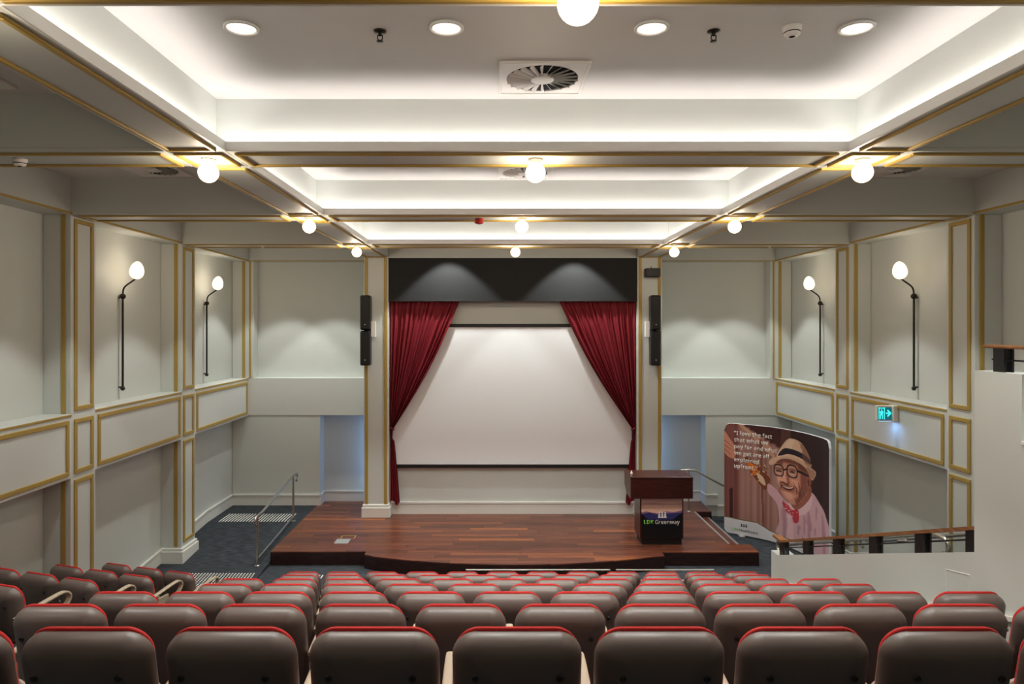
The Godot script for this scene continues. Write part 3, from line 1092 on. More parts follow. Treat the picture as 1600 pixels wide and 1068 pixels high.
# ---------------------------------------------------------------- screen, curtains, valance
func build_screen_and_curtains() -> void:
	var sc := thing("projection_screen", "large white projection screen in a slim black frame", "screen", p3(0, 0, 14.13), 0.0)
	var x0 := -2.17
	var x1 := 2.80
	var y0 := CY - 2.86
	var y1 := CY + 0.03
	bpart("surface", Vector3(x0, y0, -0.02), Vector3(x1, y1, 0.02), M.screen, sc)
	for e in [[x0 - 0.04, y1 - 0.03, x1 + 0.04, y1 + 0.04], [x0 - 0.04, y0 - 0.04, x1 + 0.04, y0 + 0.03], [x0 - 0.04, y0 + 0.03, x0 + 0.01, y1 - 0.03], [x1 - 0.01, y0 + 0.03, x1 + 0.04, y1 - 0.03]]:
		bpart("frame_bar", Vector3(e[0], e[1], -0.02), Vector3(e[2], e[3], 0.04), M.black, sc, 0.006)
	var va := thing("valance", "wide flat black fabric valance above the red curtains", "valance", p3(0, 0, 13.88), 0.0)
	bpart("fabric", Vector3(XC - BX + BW + 0.004, CY + 0.535, -0.05), Vector3(XC + BX - BW - 0.004, CY + 1.408, 0.0), M.valance, va, 0.006)
	bpart("hem", Vector3(XC - BX + BW + 0.004, CY + 0.525, -0.053), Vector3(XC + BX - BW - 0.004, CY + 0.545, 0.004), M.black, va, 0.002)
	for s: float in [-1.0, 1.0]:
		curtain(s)

func curtain(s: float) -> void:
	var xo: float = XC + s * (BX - BW - 0.02)             # against the pilaster
	var top_in: float = -0.735 if s < 0 else 1.26
	var y_top := CY + 0.60
	var y_tie := CY - 2.10
	var t := thing("curtain", "dark red velvet stage curtain swept to the %s side pilaster" % ("ramp" if s < 0 else "lectern"), "curtain", p3(0, 0, 14.01), 0.0, "red stage curtains")
	var nz := FastNoiseLite.new()
	nz.seed = 3 if s < 0 else 9
	nz.frequency = 1.0
	var g := []
	var rows := 56
	var cols := 190
	for i in rows + 1:
		var v := float(i) / rows
		var y := lerpf(y_top, y_tie, v)
		var bow := sin(PI * v) * 0.09
		var wfull := absf(top_in - xo)
		var wide := lerpf(wfull, 0.045, pow(v, 1.0)) + bow
		var ring := []
		for j in cols + 1:
			var u := float(j) / cols
			var ph := u * 12.0 + 0.7 * nz.get_noise_1d(u * 7.0) + 0.5 * v * u
			var amp := 0.046 * (0.75 + 0.5 * nz.get_noise_2d(u * 9.0, v * 1.5)) * (0.6 + 0.5 * minf(1.0, v * 3.0))
			var z := sin(TAU * ph) * amp + 0.006 * sin(TAU * ph * 2.3 + 4.0 * v) + 0.012 * nz.get_noise_2d(u * 5.0 + 30.0, v * 3.0)
			var sag := 0.22 * u * sin(PI * v) * 0.35
			ring.append(Vector3(xo - s * wide * u, y - sag * 0.4, z))
		g.append(ring)
	var st := new_st()
	add_grid(st, g)
	part("drape", st, M.curtain, t)
	g = []
	for i in 31:
		var v := i / 30.0
		var y := lerpf(y_tie + 0.02, STG + 0.26, v)
		var wide := lerpf(0.05, 0.20, pow(v, 0.8))
		if v < 0.3:
			wide = lerpf(0.05, 0.03, v / 0.3) if v < 0.15 else wide
		var ring := []
		for j in 61:
			var u := j / 60.0
			ring.append(Vector3(xo - s * wide * u, y + 0.05 * sin(u * 7.0) * v, sin(TAU * u * 4.0 + v) * 0.03 + 0.01))
		g.append(ring)
	st = new_st()
	add_grid(st, g)
	part("tail", st, M.curtain, t)
	st = new_st()
	add_tube(st, [Vector3(xo, y_tie + 0.05, 0.05), Vector3(xo - s * 0.07, y_tie, 0.05), Vector3(xo - s * 0.07, y_tie, -0.04), Vector3(xo, y_tie + 0.05, -0.04)], 0.014, 8)
	part("tie_back", st, M.curtain, t)

# ---------------------------------------------------------------- lectern
func build_lectern() -> void:
	var t := thing("lectern", "dark mahogany lectern with a printed sunset front panel", "lectern", p3(2.93, STG, 12.12), 0.0)
	bpart("plinth", Vector3(-0.35, 0.0, -0.45), Vector3(0.36, 0.11, -0.02), M.black, t, 0.004)
	bpart("body", Vector3(-0.385, 0.11, -0.5), Vector3(0.385, 0.84, 0.0), M.mahogany, t, 0.005)
	var st := new_st()
	add_side_prism(st, PackedVector2Array([Vector2(-0.07, 0.84), Vector2(-0.07, 1.195), Vector2(0.52, 1.215), Vector2(0.52, 0.98), Vector2(0.30, 0.84)]), -0.565, 0.535)
	part("top_box", st, M.mahogany, t)
	bpart("top_edge", Vector3(-0.57, 1.19, -0.525), Vector3(0.54, 1.222, 0.077), M.mahogany, t, 0.006)
	# printed panel: dusk sky, far hills and dark trees
	var img := Image.create(256, 256, false, Image.FORMAT_RGB8)
	for y in 256:
		for x in 256:
			var v := y / 255.0
			var c := rgb8(186, 158, 156).lerp(rgb8(244, 198, 172), clampf(v * 2.6, 0, 1))
			img.set_pixel(x, y, c)
	shape(img, [0.0, 0.14, 0.3, 0.12, 0.7, 0.15, 1.0, 0.13, 1.0, 0.16, 0.5, 0.17, 0.0, 0.16], rgb8(168, 140, 138))
	shape(img, [0.0, 0.36, 0.12, 0.33, 0.25, 0.36, 0.4, 0.38, 0.6, 0.33, 0.8, 0.35, 1.0, 0.30, 1.0, 1.0, 0.0, 1.0], rgb8(150, 108, 140), false)
	shape(img, [0.0, 0.40, 0.2, 0.36, 0.4, 0.41, 0.7, 0.38, 1.0, 0.36, 1.0, 1.0, 0.0, 1.0], rgb8(52, 50, 110), false)
	var ridge := [0.0, 0.32]
	var n := FastNoiseLite.new()
	n.seed = 4
	n.frequency = 1.0
	for k in 60:
		var x := (k + 0.5) / 60.0
		var y := 0.53 - 0.16 * smoothstep(0.72, 1.0, x) - 0.14 * smoothstep(0.2, 0.0, x) + 0.035 * n.get_noise_1d(x * 60.0) + (0.03 if k % 2 == 0 else 0.0)
		ridge.append(x)
		ridge.append(y)
	ridge.append_array([1.0, 0.28, 1.0, 1.0, 0.0, 1.0])
	shape(img, ridge, rgb8(10, 11, 14), false)
	for k in 60:
		oval(img, rng.randf(), rng.randf_range(0.66, 0.98), 0.02, 0.012, Color(0.11, 0.115, 0.115, 0.5))
	var pm := mat("print_panel", Color.WHITE, 0.35)
	pm.albedo_texture = ImageTexture.create_from_image(img)
	st = new_st()
	var a := Vector3(-0.362, 0.125, 0.006)
	var b := Vector3(0.362, 0.835, 0.006)
	add_box(st, Vector3(a.x, a.y, 0.0), Vector3(b.x, b.y, 0.005))
	var panel := part("panel", st, M.black, t)
	st = new_st()
	for k in [[0, 0], [0, 1], [1, 1], [0, 0], [1, 1], [1, 0]]:
		st.set_uv(Vector2(k[0], 1 - k[1]))
		st.add_vertex(Vector3(lerpf(a.x, b.x, k[0]), lerpf(a.y, b.y, k[1]), a.z))
	part("print", st, pm, panel)
	var y := 0.41
	var w := lettering("LDK", 0.097, func(v): return Vector3(v.x - 0.318, v.y + y, 0.008 + v.z * 0.5), M.text_green, t, true)
	lettering("Greenway", 0.097, func(v): return Vector3(v.x - 0.318 + w + 0.028, v.y + y, 0.008 + v.z * 0.5), M.text_white, t)
	st = new_st()
	for k in 3:
		var x := -0.045 + 0.052 * k
		add_lathe(st, [[0.0, 0.0], [0.014, 0.0], [0.014, 0.002], [0.0, 0.002]], Vector3(x, 0.575, 0.0075), 12, Basis(Vector3.RIGHT, PI / 2))
		add_box(st, Vector3(x - 0.016, 0.505, 0.0075), Vector3(x + 0.016, 0.556, 0.0095))
		add_box(st, Vector3(x - 0.026, 0.485, 0.0075), Vector3(x + 0.026, 0.505, 0.0095))
	part("emblem", st, M.text_white, t)
	var bt := thing("microphone_base", "little white gadget standing on the lectern top corner", "gadget", p3(2.43, STG + 1.222, 12.30), 0.0)
	st = new_st()
	add_lathe(st, [[0.0, 0.0], [0.025, 0.0], [0.025, 0.02], [0.012, 0.035], [0.012, 0.055], [0.0, 0.06]], Vector3.ZERO, 14)
	part("stub", st, M.plastic, bt)

# ---------------------------------------------------------------- pop-up display
func build_display() -> void:
	var ctrl := [Vector2(4.53, 13.58), Vector2(4.76, 13.45), Vector2(5.25, 13.0), Vector2(5.51, 12.41), Vector2(5.60, 11.79), Vector2(5.57, 11.40)]
	var line: Array[Vector2] = []
	for i in ctrl.size() - 1:
		var a: Vector2 = ctrl[maxi(i - 1, 0)] if i > 0 else ctrl[0] * 2.0 - ctrl[1]
		var d: Vector2 = ctrl[i + 2] if i + 2 < ctrl.size() else ctrl[-1] * 2.0 - ctrl[-2]
		for k in 12:
			line.append((ctrl[i] as Vector2).cubic_interpolate(ctrl[i + 1], a, d, k / 12.0))
	line.append(ctrl[-1])
	var acc := [0.0]
	for i in range(1, line.size()):
		acc.append(acc[i - 1] + line[i].distance_to(line[i - 1]))
	var total: float = acc[-1]
	var at := func(u: float) -> Array:            # point and inward normal at arc share u
		var s := clampf(u, 0.0, 1.0) * total
		var i := 0
		while i < acc.size() - 2 and acc[i + 1] < s:
			i += 1
		var q := line[i].lerp(line[i + 1], (s - acc[i]) / (acc[i + 1] - acc[i]))
		var tg := (line[i + 1] - line[i]).normalized()
		var nn := Vector2(-tg.y, tg.x)
		if nn.dot(Vector2(4.5, 11.5) - q) < 0.0:
			nn = -nn
		return [q, nn]
	var y1 := CY - 1.90
	var y0 := 0.03
	var t := thing("popup_display", "curved fabric display stand printed with a smiling man in a straw hat", "display stand", Vector3.ZERO, 0.0)
	var pm := mat("display_print", Color.WHITE, 0.75)
	pm.albedo_texture = ImageTexture.create_from_image(display_picture())
	var front := []
	var backs := []
	var uvs := []
	var nu := 64
	for i in 25:
		var v := i / 24.0
		var rowf := []
		var rowb := []
		var uv := []
		for j in nu + 1:
			var u := float(j) / nu
			# rounded corners: shrink the height near both ends
			var e := minf(u, 1.0 - u) * total
			var rr := 0.13
			var cut := rr - sqrt(maxf(0.0, rr * rr - pow(maxf(0.0, rr - e), 2.0)))
			var y := lerpf(y1 - cut, y0 + cut * 0.6, v)
			var q: Array = at.call(u)
			rowf.append(p3(q[0].x + q[1].x * 0.02, y, q[0].y + q[1].y * 0.02))
			rowb.append(p3(q[0].x - q[1].x * 0.02, y, q[0].y - q[1].y * 0.02))
			uv.append(Vector2(u, (y1 - y) / (y1 - y0)))
		front.append(rowf)
		backs.append(rowb)
		uvs.append(uv)
	var st := new_st()
	add_grid(st, front, false, uvs)
	part("printed_cover", st, pm, t)
	st = new_st()
	add_grid(st, backs)
	for i in 24:
		for j in [0, nu]:
			quad(st, front[i][j], front[i + 1][j], backs[i + 1][j], backs[i][j], Vector3(-1 if j == 0 else 1, 0, 0))
	for j in nu:
		for i in [0, 24]:
			quad(st, front[i][j], front[i][j + 1], backs[i][j + 1], backs[i][j], Vector3(0, 1 if i == 0 else -1, 0))
	part("back_cover", st, M.screen, t)
	for u: float in [0.12, 0.88]:
		var q: Array = at.call(u)
		st = new_st()
		add_box(st, p3(q[0].x - 0.05, 0.0, q[0].y + 0.12), p3(q[0].x + 0.05, 0.03, q[0].y - 0.12), 0.006)
		part("foot", st, M.silver, t)
	var lay := func(v: Vector3, u0: float, vy: float) -> Vector3:
		var q: Array = at.call(u0 + v.x / total)
		var off := 0.023 + v.z * 0.3
		return p3(q[0].x + q[1].x * off, y1 - vy * (y1 - y0) + v.y, q[0].y + q[1].y * off)
	var words := ["\"I love the fact", "that what we", "pay for and what", "we get are all", "explained", "upfront.\""]
	for i in words.size():
		var vy := 0.085 + i * 0.0595
		lettering(words[i], 0.106, func(v): return lay.call(v, 0.073, vy), M.text_white, t, true)
	var w := lettering("LDK", 0.075, func(v): return lay.call(v, 0.055, 0.958), M.text_green, t, true)
	lettering("Healthcare", 0.075, func(v): return lay.call(v, 0.055 + (w + 0.02) / total, 0.958), M.text_dark, t)
	st = new_st()
	for k in 3:
		var x := 0.0 + 0.045 * k
		for e in [[-0.012, 0.035, 0.012, 0.058], [-0.015, 0.0, 0.015, 0.03]]:
			var c: Array = []
			for m in [[e[0], e[1]], [e[2], e[1]], [e[2], e[3]], [e[0], e[3]]]:
				c.append(lay.call(Vector3(x + m[0], m[1], 0.0), 0.13, 0.925))
			quad(st, c[0], c[1], c[2], c[3], Vector3(-1, 0, 1))
	part("emblem", st, M.text_dark, t)

func display_picture() -> Image:
	var W := 640
	var H := 512
	var img := Image.create(W, H, false, Image.FORMAT_RGB8)
	var n := FastNoiseLite.new()
	n.seed = 12
	n.frequency = 1.0
	for y in H:
		for x in W:
			var u := float(x) / W
			var f := n.get_noise_2d(u * 16.0, 0.3)
			var c := rgb8(176, 136, 126).lerp(rgb8(142, 96, 88), clampf(0.5 + f * 1.2, 0, 1))
			if u < 0.11:
				c = rgb8(112, 62, 58).lerp(rgb8(142, 88, 82), clampf(0.5 + 1.3 * n.get_noise_2d(u * 60.0, 7.0), 0, 1))
			img.set_pixel(x, y, c)
	var K := 1.09
	shape(img, [0.10, -0.02, 0.24 * K, 0.09, 0.40 * K, 0.18, 0.46 * K, -0.02], rgb8(70, 34, 32), false)
	shape(img, [0.36 * K, -0.02, 1.02, -0.02, 1.02, 0.95, 0.80, 0.62, 0.62, 0.30, 0.42 * K, 0.16], rgb8(50, 26, 26), false)
	shape(img, [0.40 * K, -0.02, 0.50 * K, -0.02, 0.46 * K, 0.12, 0.40 * K, 0.22], rgb8(92, 56, 48), false)
	blur(img, 12)
	shape(img, [0.10, 0.0, 0.13, 0.0, 0.36, 0.18, 0.40, 0.30, 0.34, 0.24], rgb8(196, 152, 128), false)
	shape(img, [0.262, 0.12, 0.285, 0.12, 0.30, 0.88, 0.285, 0.9], rgb8(128, 78, 62), false)
	shape(img, [0.40, 0.62, 0.415, 0.62, 0.425, 0.92, 0.41, 0.92], rgb8(150, 98, 78), false)
	shape(img, [0.035, 0.6, 0.06, 0.58, 0.065, 0.85, 0.04, 0.86], rgb8(64, 30, 30), false)
	blur(img, 4)
	# raised hand at the edge
	shape(img, [0.0, 0.08, 0.035, 0.13, 0.075, 0.20, 0.085, 0.28, 0.06, 0.32, 0.0, 0.26], rgb8(206, 142, 118))
	for k in 3:
		shape(img, [0.0, 0.15 + 0.04 * k, 0.05, 0.20 + 0.04 * k, 0.052, 0.206 + 0.04 * k, 0.0, 0.162 + 0.04 * k], rgb8(150, 88, 72), false)
	# orange and brown patterned cloth
	shape(img, [0.15, 0.29, 0.20, 0.31, 0.29, 0.40, 0.345, 0.455, 0.33, 0.52, 0.30, 0.56, 0.25, 0.50, 0.19, 0.41], rgb8(120, 62, 38))
	shape(img, [0.17, 0.34, 0.22, 0.35, 0.25, 0.40, 0.23, 0.45, 0.19, 0.40], rgb8(222, 120, 34))
	shape(img, [0.24, 0.42, 0.29, 0.45, 0.31, 0.52, 0.27, 0.50], rgb8(214, 188, 158))
	for k in 26:
		oval(img, rng.randf_range(0.19, 0.32), rng.randf_range(0.34, 0.5), 0.006, 0.006, [rgb8(240, 200, 150), rgb8(90, 44, 30), rgb8(224, 132, 52)][k % 3])
	# arm and shirt
	shape(img, [0.33, 0.50, 0.40, 0.54, 0.46, 0.60, 0.52, 0.62, 0.64, 0.60, 0.74, 0.47, 0.85, 0.53, 0.94, 0.60, 1.02, 0.72, 1.02, 1.02, 0.42, 1.02, 0.42, 0.80, 0.40, 0.66, 0.33, 0.58], rgb8(206, 164, 172))
	for q in [[0.45, 0.62, 0.47, 0.95], [0.60, 0.78, 0.57, 1.0], [0.70, 0.62, 0.72, 0.85], [0.80, 0.58, 0.76, 0.95], [0.88, 0.62, 0.92, 0.95], [0.66, 0.70, 0.64, 0.95]]:
		soft(img, [q[0], q[1], q[0] + 0.02, q[1] + 0.02, q[2] + 0.025, (q[1] + q[3]) / 2, q[2] + 0.01, q[3], q[2] - 0.01, q[3], q[0] - 0.004, (q[1] + q[3]) / 2], Color(0.60, 0.44, 0.50, 0.6), 10)
	soft(img, [0.50, 0.72, 0.55, 0.80, 0.54, 0.98, 0.48, 0.98], Color(0.90, 0.76, 0.78, 0.6), 14)
	shape(img, [0.50, 0.63, 0.60, 0.64, 0.72, 0.52, 0.76, 0.50, 0.72, 0.62, 0.60, 0.70], rgb8(222, 186, 190))
	# neck, head
	shape(img, [0.52, 0.55, 0.72, 0.42, 0.74, 0.50, 0.64, 0.62, 0.56, 0.66], rgb8(150, 88, 72))
	shape(img, [0.40, 0.29, 0.388, 0.36, 0.405, 0.45, 0.43, 0.54, 0.48, 0.595, 0.55, 0.625, 0.62, 0.59, 0.70, 0.49, 0.735, 0.40, 0.73, 0.31, 0.62, 0.24, 0.48, 0.24], rgb8(198, 136, 114))
	soft(img, [0.60, 0.26, 0.73, 0.30, 0.735, 0.42, 0.69, 0.50, 0.60, 0.60, 0.57, 0.61, 0.61, 0.50, 0.63, 0.38], Color(0.47, 0.26, 0.21, 0.8), 16)
	soft(img, [0.40, 0.25, 0.62, 0.24, 0.72, 0.29, 0.62, 0.30, 0.50, 0.285, 0.41, 0.31], Color(0.42, 0.22, 0.18, 0.8), 12)
	soft(img, [0.41, 0.42, 0.45, 0.43, 0.45, 0.47, 0.42, 0.49], Color(0.92, 0.70, 0.60, 0.8), 10)
	soft(img, [0.53, 0.41, 0.60, 0.41, 0.60, 0.46, 0.55, 0.47], Color(0.90, 0.65, 0.54, 0.8), 10)
	soft(img, [0.455, 0.53, 0.54, 0.53, 0.55, 0.58, 0.49, 0.585], Color(0.88, 0.66, 0.57, 0.75), 10)
	soft(img, [0.44, 0.47, 0.56, 0.465, 0.58, 0.50, 0.54, 0.53, 0.46, 0.53, 0.435, 0.50], Color(0.62, 0.36, 0.30, 0.7), 8)
	# nose
	soft(img, [0.46, 0.34, 0.485, 0.34, 0.50, 0.43, 0.505, 0.46, 0.47, 0.47, 0.44, 0.455, 0.45, 0.42], Color(0.90, 0.66, 0.56, 0.9), 6)
	soft(img, [0.485, 0.36, 0.50, 0.37, 0.515, 0.45, 0.505, 0.47, 0.49, 0.47], Color(0.50, 0.27, 0.22, 0.7), 6)
	soft(img, [0.445, 0.455, 0.50, 0.462, 0.50, 0.475, 0.445, 0.468], Color(0.36, 0.17, 0.14, 0.9), 4)
	# ear
	shape(img, [0.69, 0.36, 0.725, 0.355, 0.738, 0.40, 0.72, 0.44, 0.70, 0.45], rgb8(160, 94, 78))
	soft(img, [0.70, 0.375, 0.72, 0.375, 0.725, 0.41, 0.71, 0.43], Color(0.36, 0.18, 0.15, 0.8), 4)
	# smile and folds round it
	shape(img, [0.445, 0.488, 0.50, 0.49, 0.56, 0.474, 0.545, 0.503, 0.50, 0.518, 0.462, 0.51], rgb8(88, 36, 32))
	shape(img, [0.455, 0.490, 0.50, 0.493, 0.55, 0.478, 0.54, 0.490, 0.50, 0.502, 0.465, 0.498], rgb8(226, 208, 192))
	for q in [[0.425, 0.455, 0.436, 0.53], [0.545, 0.445, 0.585, 0.53], [0.60, 0.43, 0.615, 0.52], [0.63, 0.46, 0.62, 0.55]]:
		soft(img, [q[0], q[1], q[0] + 0.007, q[1], q[2] + 0.007, (q[1] + q[3]) / 2, q[2], q[3], q[2] - 0.007, q[3], q[2] - 0.004, (q[1] + q[3]) / 2], Color(0.42, 0.22, 0.18, 0.85), 4)
	for k in 5:
		soft(img, [0.57 + 0.02 * k, 0.57 - 0.02 * k, 0.60 + 0.02 * k, 0.60 - 0.02 * k, 0.595 + 0.02 * k, 0.61 - 0.02 * k, 0.565 + 0.02 * k, 0.578 - 0.02 * k], Color(0.38, 0.2, 0.17, 0.5), 4)
	# glasses
	for e in [[0.418, 0.368, 0.045, 0.05], [0.542, 0.350, 0.054, 0.053]]:
		var rim := []
		for k in 20:
			var a := TAU * k / 20
			rim.append(e[0] + signf(cos(a)) * pow(absf(cos(a)), 0.75) * e[2])
			rim.append(e[1] + signf(sin(a)) * pow(absf(sin(a)), 0.8) * e[3] - (0.008 if sin(a) < 0 else 0.0))
		shape(img, rim, rgb8(30, 24, 26))
		for k in 20:
			rim[2 * k] = e[0] + (rim[2 * k] - e[0]) * 0.80
			rim[2 * k + 1] = e[1] + (rim[2 * k + 1] - e[1]) * 0.80
		shape(img, rim, rgb8(196, 142, 122))
		soft(img, [e[0] - 0.03, e[1] - 0.022, e[0] + 0.03, e[1] - 0.028, e[0] + 0.03, e[1] - 0.010, e[0] - 0.03, e[1] - 0.008], Color(0.5, 0.3, 0.25, 0.8), 4)
		soft(img, [e[0] - 0.028, e[1] + 0.004, e[0], e[1] - 0.006, e[0] + 0.028, e[1] + 0.004, e[0], e[1] + 0.010], Color(0.2, 0.1, 0.09, 0.95), 3)
		soft(img, [e[0] - 0.02, e[1] + 0.018, e[0] + 0.022, e[1] + 0.018, e[0] + 0.01, e[1] + 0.032, e[0] - 0.012, e[1] + 0.032], Color(0.86, 0.68, 0.62, 0.8), 4)
	shape(img, [0.460, 0.345, 0.49, 0.330, 0.492, 0.345, 0.462, 0.360], rgb8(30, 24, 26), false)
	shape(img, [0.592, 0.318, 0.715, 0.338, 0.715, 0.352, 0.594, 0.342], rgb8(30, 24, 26), false)
	# straw hat
	shape(img, [0.335, 0.31, 0.37, 0.265, 0.49, 0.225, 0.62, 0.232, 0.74, 0.268, 0.80, 0.292, 0.78, 0.345, 0.745, 0.365, 0.68, 0.288, 0.55, 0.25, 0.44, 0.262, 0.36, 0.33], rgb8(214, 176, 148))
	shape(img, [0.40, 0.252, 0.435, 0.165, 0.49, 0.088, 0.54, 0.068, 0.62, 0.082, 0.685, 0.135, 0.73, 0.20, 0.74, 0.262, 0.62, 0.232, 0.49, 0.228], rgb8(228, 192, 164))
	shape(img, [0.60, 0.08, 0.685, 0.135, 0.73, 0.20, 0.74, 0.262, 0.66, 0.235, 0.65, 0.15], rgb8(196, 154, 126))
	shape(img, [0.41, 0.235, 0.455, 0.172, 0.52, 0.158, 0.62, 0.168, 0.715, 0.198, 0.738, 0.242, 0.62, 0.214, 0.51, 0.205, 0.44, 0.232], rgb8(38, 28, 40))
	soft(img, [0.62, 0.09, 0.70, 0.15, 0.735, 0.25, 0.66, 0.235, 0.64, 0.16], Color(0.55, 0.38, 0.30, 0.6), 10)
	soft(img, [0.47, 0.14, 0.52, 0.08, 0.56, 0.085, 0.53, 0.15], Color(0.97, 0.86, 0.76, 0.6), 8)
	soft(img, [0.69, 0.275, 0.79, 0.295, 0.775, 0.345, 0.745, 0.36], Color(0.55, 0.36, 0.28, 0.5), 8)
	# spotted bow tie
	shape(img, [0.45, 0.63, 0.50, 0.645, 0.545, 0.672, 0.60, 0.655, 0.605, 0.75, 0.56, 0.775, 0.535, 0.72, 0.48, 0.70], rgb8(184, 52, 64))
	for k in 22:
		oval(img, 0.47 + 0.13 * rng.randf(), 0.65 + 0.1 * rng.randf(), 0.004, 0.005, rgb8(236, 190, 196))
	# white wave with a thin olive edge along the foot
	shape(img, [-0.01, 0.848, 0.10, 0.860, 0.24, 0.858, 0.34, 0.905, 0.44, 0.925, 0.62, 0.932, 0.80, 0.96, 1.01, 0.985, 1.01, 1.01, -0.01, 1.01], rgb8(110, 104, 60), false)
	shape(img, [-0.01, 0.856, 0.10, 0.868, 0.24, 0.866, 0.34, 0.913, 0.44, 0.933, 0.62, 0.94, 0.80, 0.968, 1.01, 0.993, 1.01, 1.01, -0.01, 1.01], rgb8(216, 216, 222), false)
	for y in H:
		for x in W:
			var g := 1.0 + 0.07 * n.get_noise_2d(x * 0.21, y * 0.21)
			var c := img.get_pixel(x, y)
			img.set_pixel(x, y, Color(c.r * g, c.g * g, c.b * g))
	return img

# ---------------------------------------------------------------- handrails
func bend(pts: Array, n := 6) -> Array:
	var o := []
	for i in pts.size() - 1:
		var a: Vector3 = pts[maxi(i - 1, 0)]
		var d: Vector3 = pts[mini(i + 2, pts.size() - 1)]
		for k in n:
			o.append((pts[i] as Vector3).cubic_interpolate(pts[i + 1], a, d, float(k) / n))
	o.append(pts[-1])
	return o

func rail_path(a: Vector3, b: Vector3, level: float) -> Array:
	# tube with a level run and a returned loop at both ends; a, b: ends of the sloping run
	var f := b - a
	f.y = 0.0
	f = f.normalized()
	var o := []
	for k in 9:
		var t := PI * (1.0 - k / 8.0)
		o.append(a - f * level + Vector3(0, -0.07, 0) + f * (-sin(t) * 0.07) + Vector3(0, cos(t) * 0.07, 0))
	o.append(a - f * 0.05)
	o.append(a + (b - a).normalized() * 0.05)
	o.append(b - (b - a).normalized() * 0.05)
	o.append(b + f * 0.05)
	for k in 9:
		var t := PI * k / 8.0
		o.append(b + f * level + Vector3(0, -0.07, 0) + f * (sin(t) * 0.07) + Vector3(0, cos(t) * 0.07, 0))
	return o

func build_rails() -> void:
	# ramp handrail
	var x := -4.06
	var t := thing("ramp_handrail", "stainless tube handrail with looped ends beside the carpeted ramp", "handrail", p3(x, 0, 11.58), 0.0)
	var st := new_st()
	add_tube(st, rail_path(Vector3(0, 0.90, -0.22), Vector3(0, 0.90 + STG, -2.0), 0.26), 0.022, 12)
	part("top_rail", st, M.steel, t)
	for z: float in [0.0, -2.05]:
		var gy := ground(x, 11.58 - z)
		st = new_st()
		add_tube(st, [Vector3(0, gy, z), Vector3(0, gy + (0.84 if z == 0.0 else 0.87), z)], 0.021, 12)
		part("post", st, M.steel, t)
		st = new_st()
		add_lathe(st, [[0.0, gy + 0.012], [0.045, gy + 0.012], [0.05, gy + 0.002], [0.05, gy - 0.01]], Vector3(0, 0, z), 16)
		part("base_flange", st, M.steel, t)
	st = new_st()
	add_tube(st, [Vector3(0, ground(x, 11.6) + 0.10, -0.02), Vector3(0, STG + 0.09, -2.03)], 0.019, 10)
	part("bottom_rail", st, M.steel, t)
	# handrail at the lectern-side steps, running down to the side
	var r := thing("step_handrail", "stainless tube handrail at the side steps behind the lectern", "handrail", p3(4.04, STG, 14.36), 0.0)
	st = new_st()
	var path := []
	for k in 9:
		var a := PI * (1.0 - k / 8.0)
		path.append(Vector3(-0.14 - sin(a) * 0.10, 0.76 + cos(a) * 0.10, 0.0))
	path.append_array([Vector3(0.08, 0.86, 0), Vector3(0.16, 0.845, 0), Vector3(0.66, 0.57, 0), Vector3(0.72, 0.54, 0), Vector3(0.9, 0.54, 0)])
	add_tube(st, path, 0.022, 12)
	part("top_rail", st, M.steel, r)
	st = new_st()
	add_tube(st, [Vector3(0, 0, 0), Vector3(0, 0.85, 0)], 0.02, 12)
	part("post", st, M.steel, r)
	st = new_st()
	add_tube(st, [Vector3(0.78, -STG, 0), Vector3(0.78, 0.54, 0)], 0.02, 12)
	part("post", st, M.steel, r)
	st = new_st()
	add_lathe(st, [[0.0, 0.012], [0.045, 0.012], [0.05, 0.0]], Vector3.ZERO, 16)
	part("base_flange", st, M.steel, r)
	# low rails between the front row and the stage
	for e in [[-0.48, 1.76, "long"], [1.84, 3.36, "short"]]:
		var b := thing("low_barrier_rail", "%s low silver-topped rail on black legs before the stage" % e[2], "barrier rail", p3(0, 0, 10.55), 0.0, "low rails before the stage")
		bpart("top_bar", Vector3(e[0], 0.348, -0.018), Vector3(e[1], 0.364, 0.018), M.steel, b, 0.006)
		bpart("lower_bar", Vector3(e[0] + 0.05, 0.18, -0.012), Vector3(e[1] - 0.05, 0.20, 0.012), M.silver, b, 0.004)
		for px in [e[0] + 0.05, e[1] - 0.12, e[1] - 0.03]:
			bpart("leg", Vector3(px - 0.015, 0.0, -0.015), Vector3(px + 0.015, 0.34, 0.015), M.black_satin, b, 0.003)
	# stair handrails seen beyond the parapet
	var h := thing("stair_handrail", "stainless tube handrail along the far wall of the side stair", "handrail", p3(5.9, 0, 10.97), 0.0, "side stair handrails")
	st = new_st()
	add_tube(st, rail_path(Vector3(0, 0.70, 0.15), Vector3(0, 2.35, 4.8), 0.18), 0.022, 12)
	part("top_rail", st, M.steel, h)
	for z: float in [0.3, 2.5, 4.6]:
		st = new_st()
		var yy := 0.70 + (z - 0.15) / 4.65 * 1.65
		add_tube(st, [Vector3(0, yy, z), Vector3(0.0, yy - 0.06, z), Vector3(0.14, yy - 0.06, z)], 0.012, 8)
		part("wall_bracket", st, M.steel, h)
	h = thing("stair_handrail", "stainless tube handrail along the parapet side of the side stair", "handrail", p3(4.03, 0, 9.72), 0.0, "side stair handrails")
	st = new_st()
	add_tube(st, rail_path(Vector3(0, 1.05, 0.15), Vector3(0, 2.2, 3.4), 0.16), 0.022, 12)
	part("top_rail", st, M.steel, h)
	for z: float in [0.9, 3.0]:
		st = new_st()
		var yy := 1.05 + (z - 0.15) / 3.25 * 1.15
		add_tube(st, [Vector3(0, yy, z), Vector3(0.0, yy - 0.06, z), Vector3(-0.09, yy - 0.06, z)], 0.012, 8)
		part("wall_bracket", st, M.steel, h)

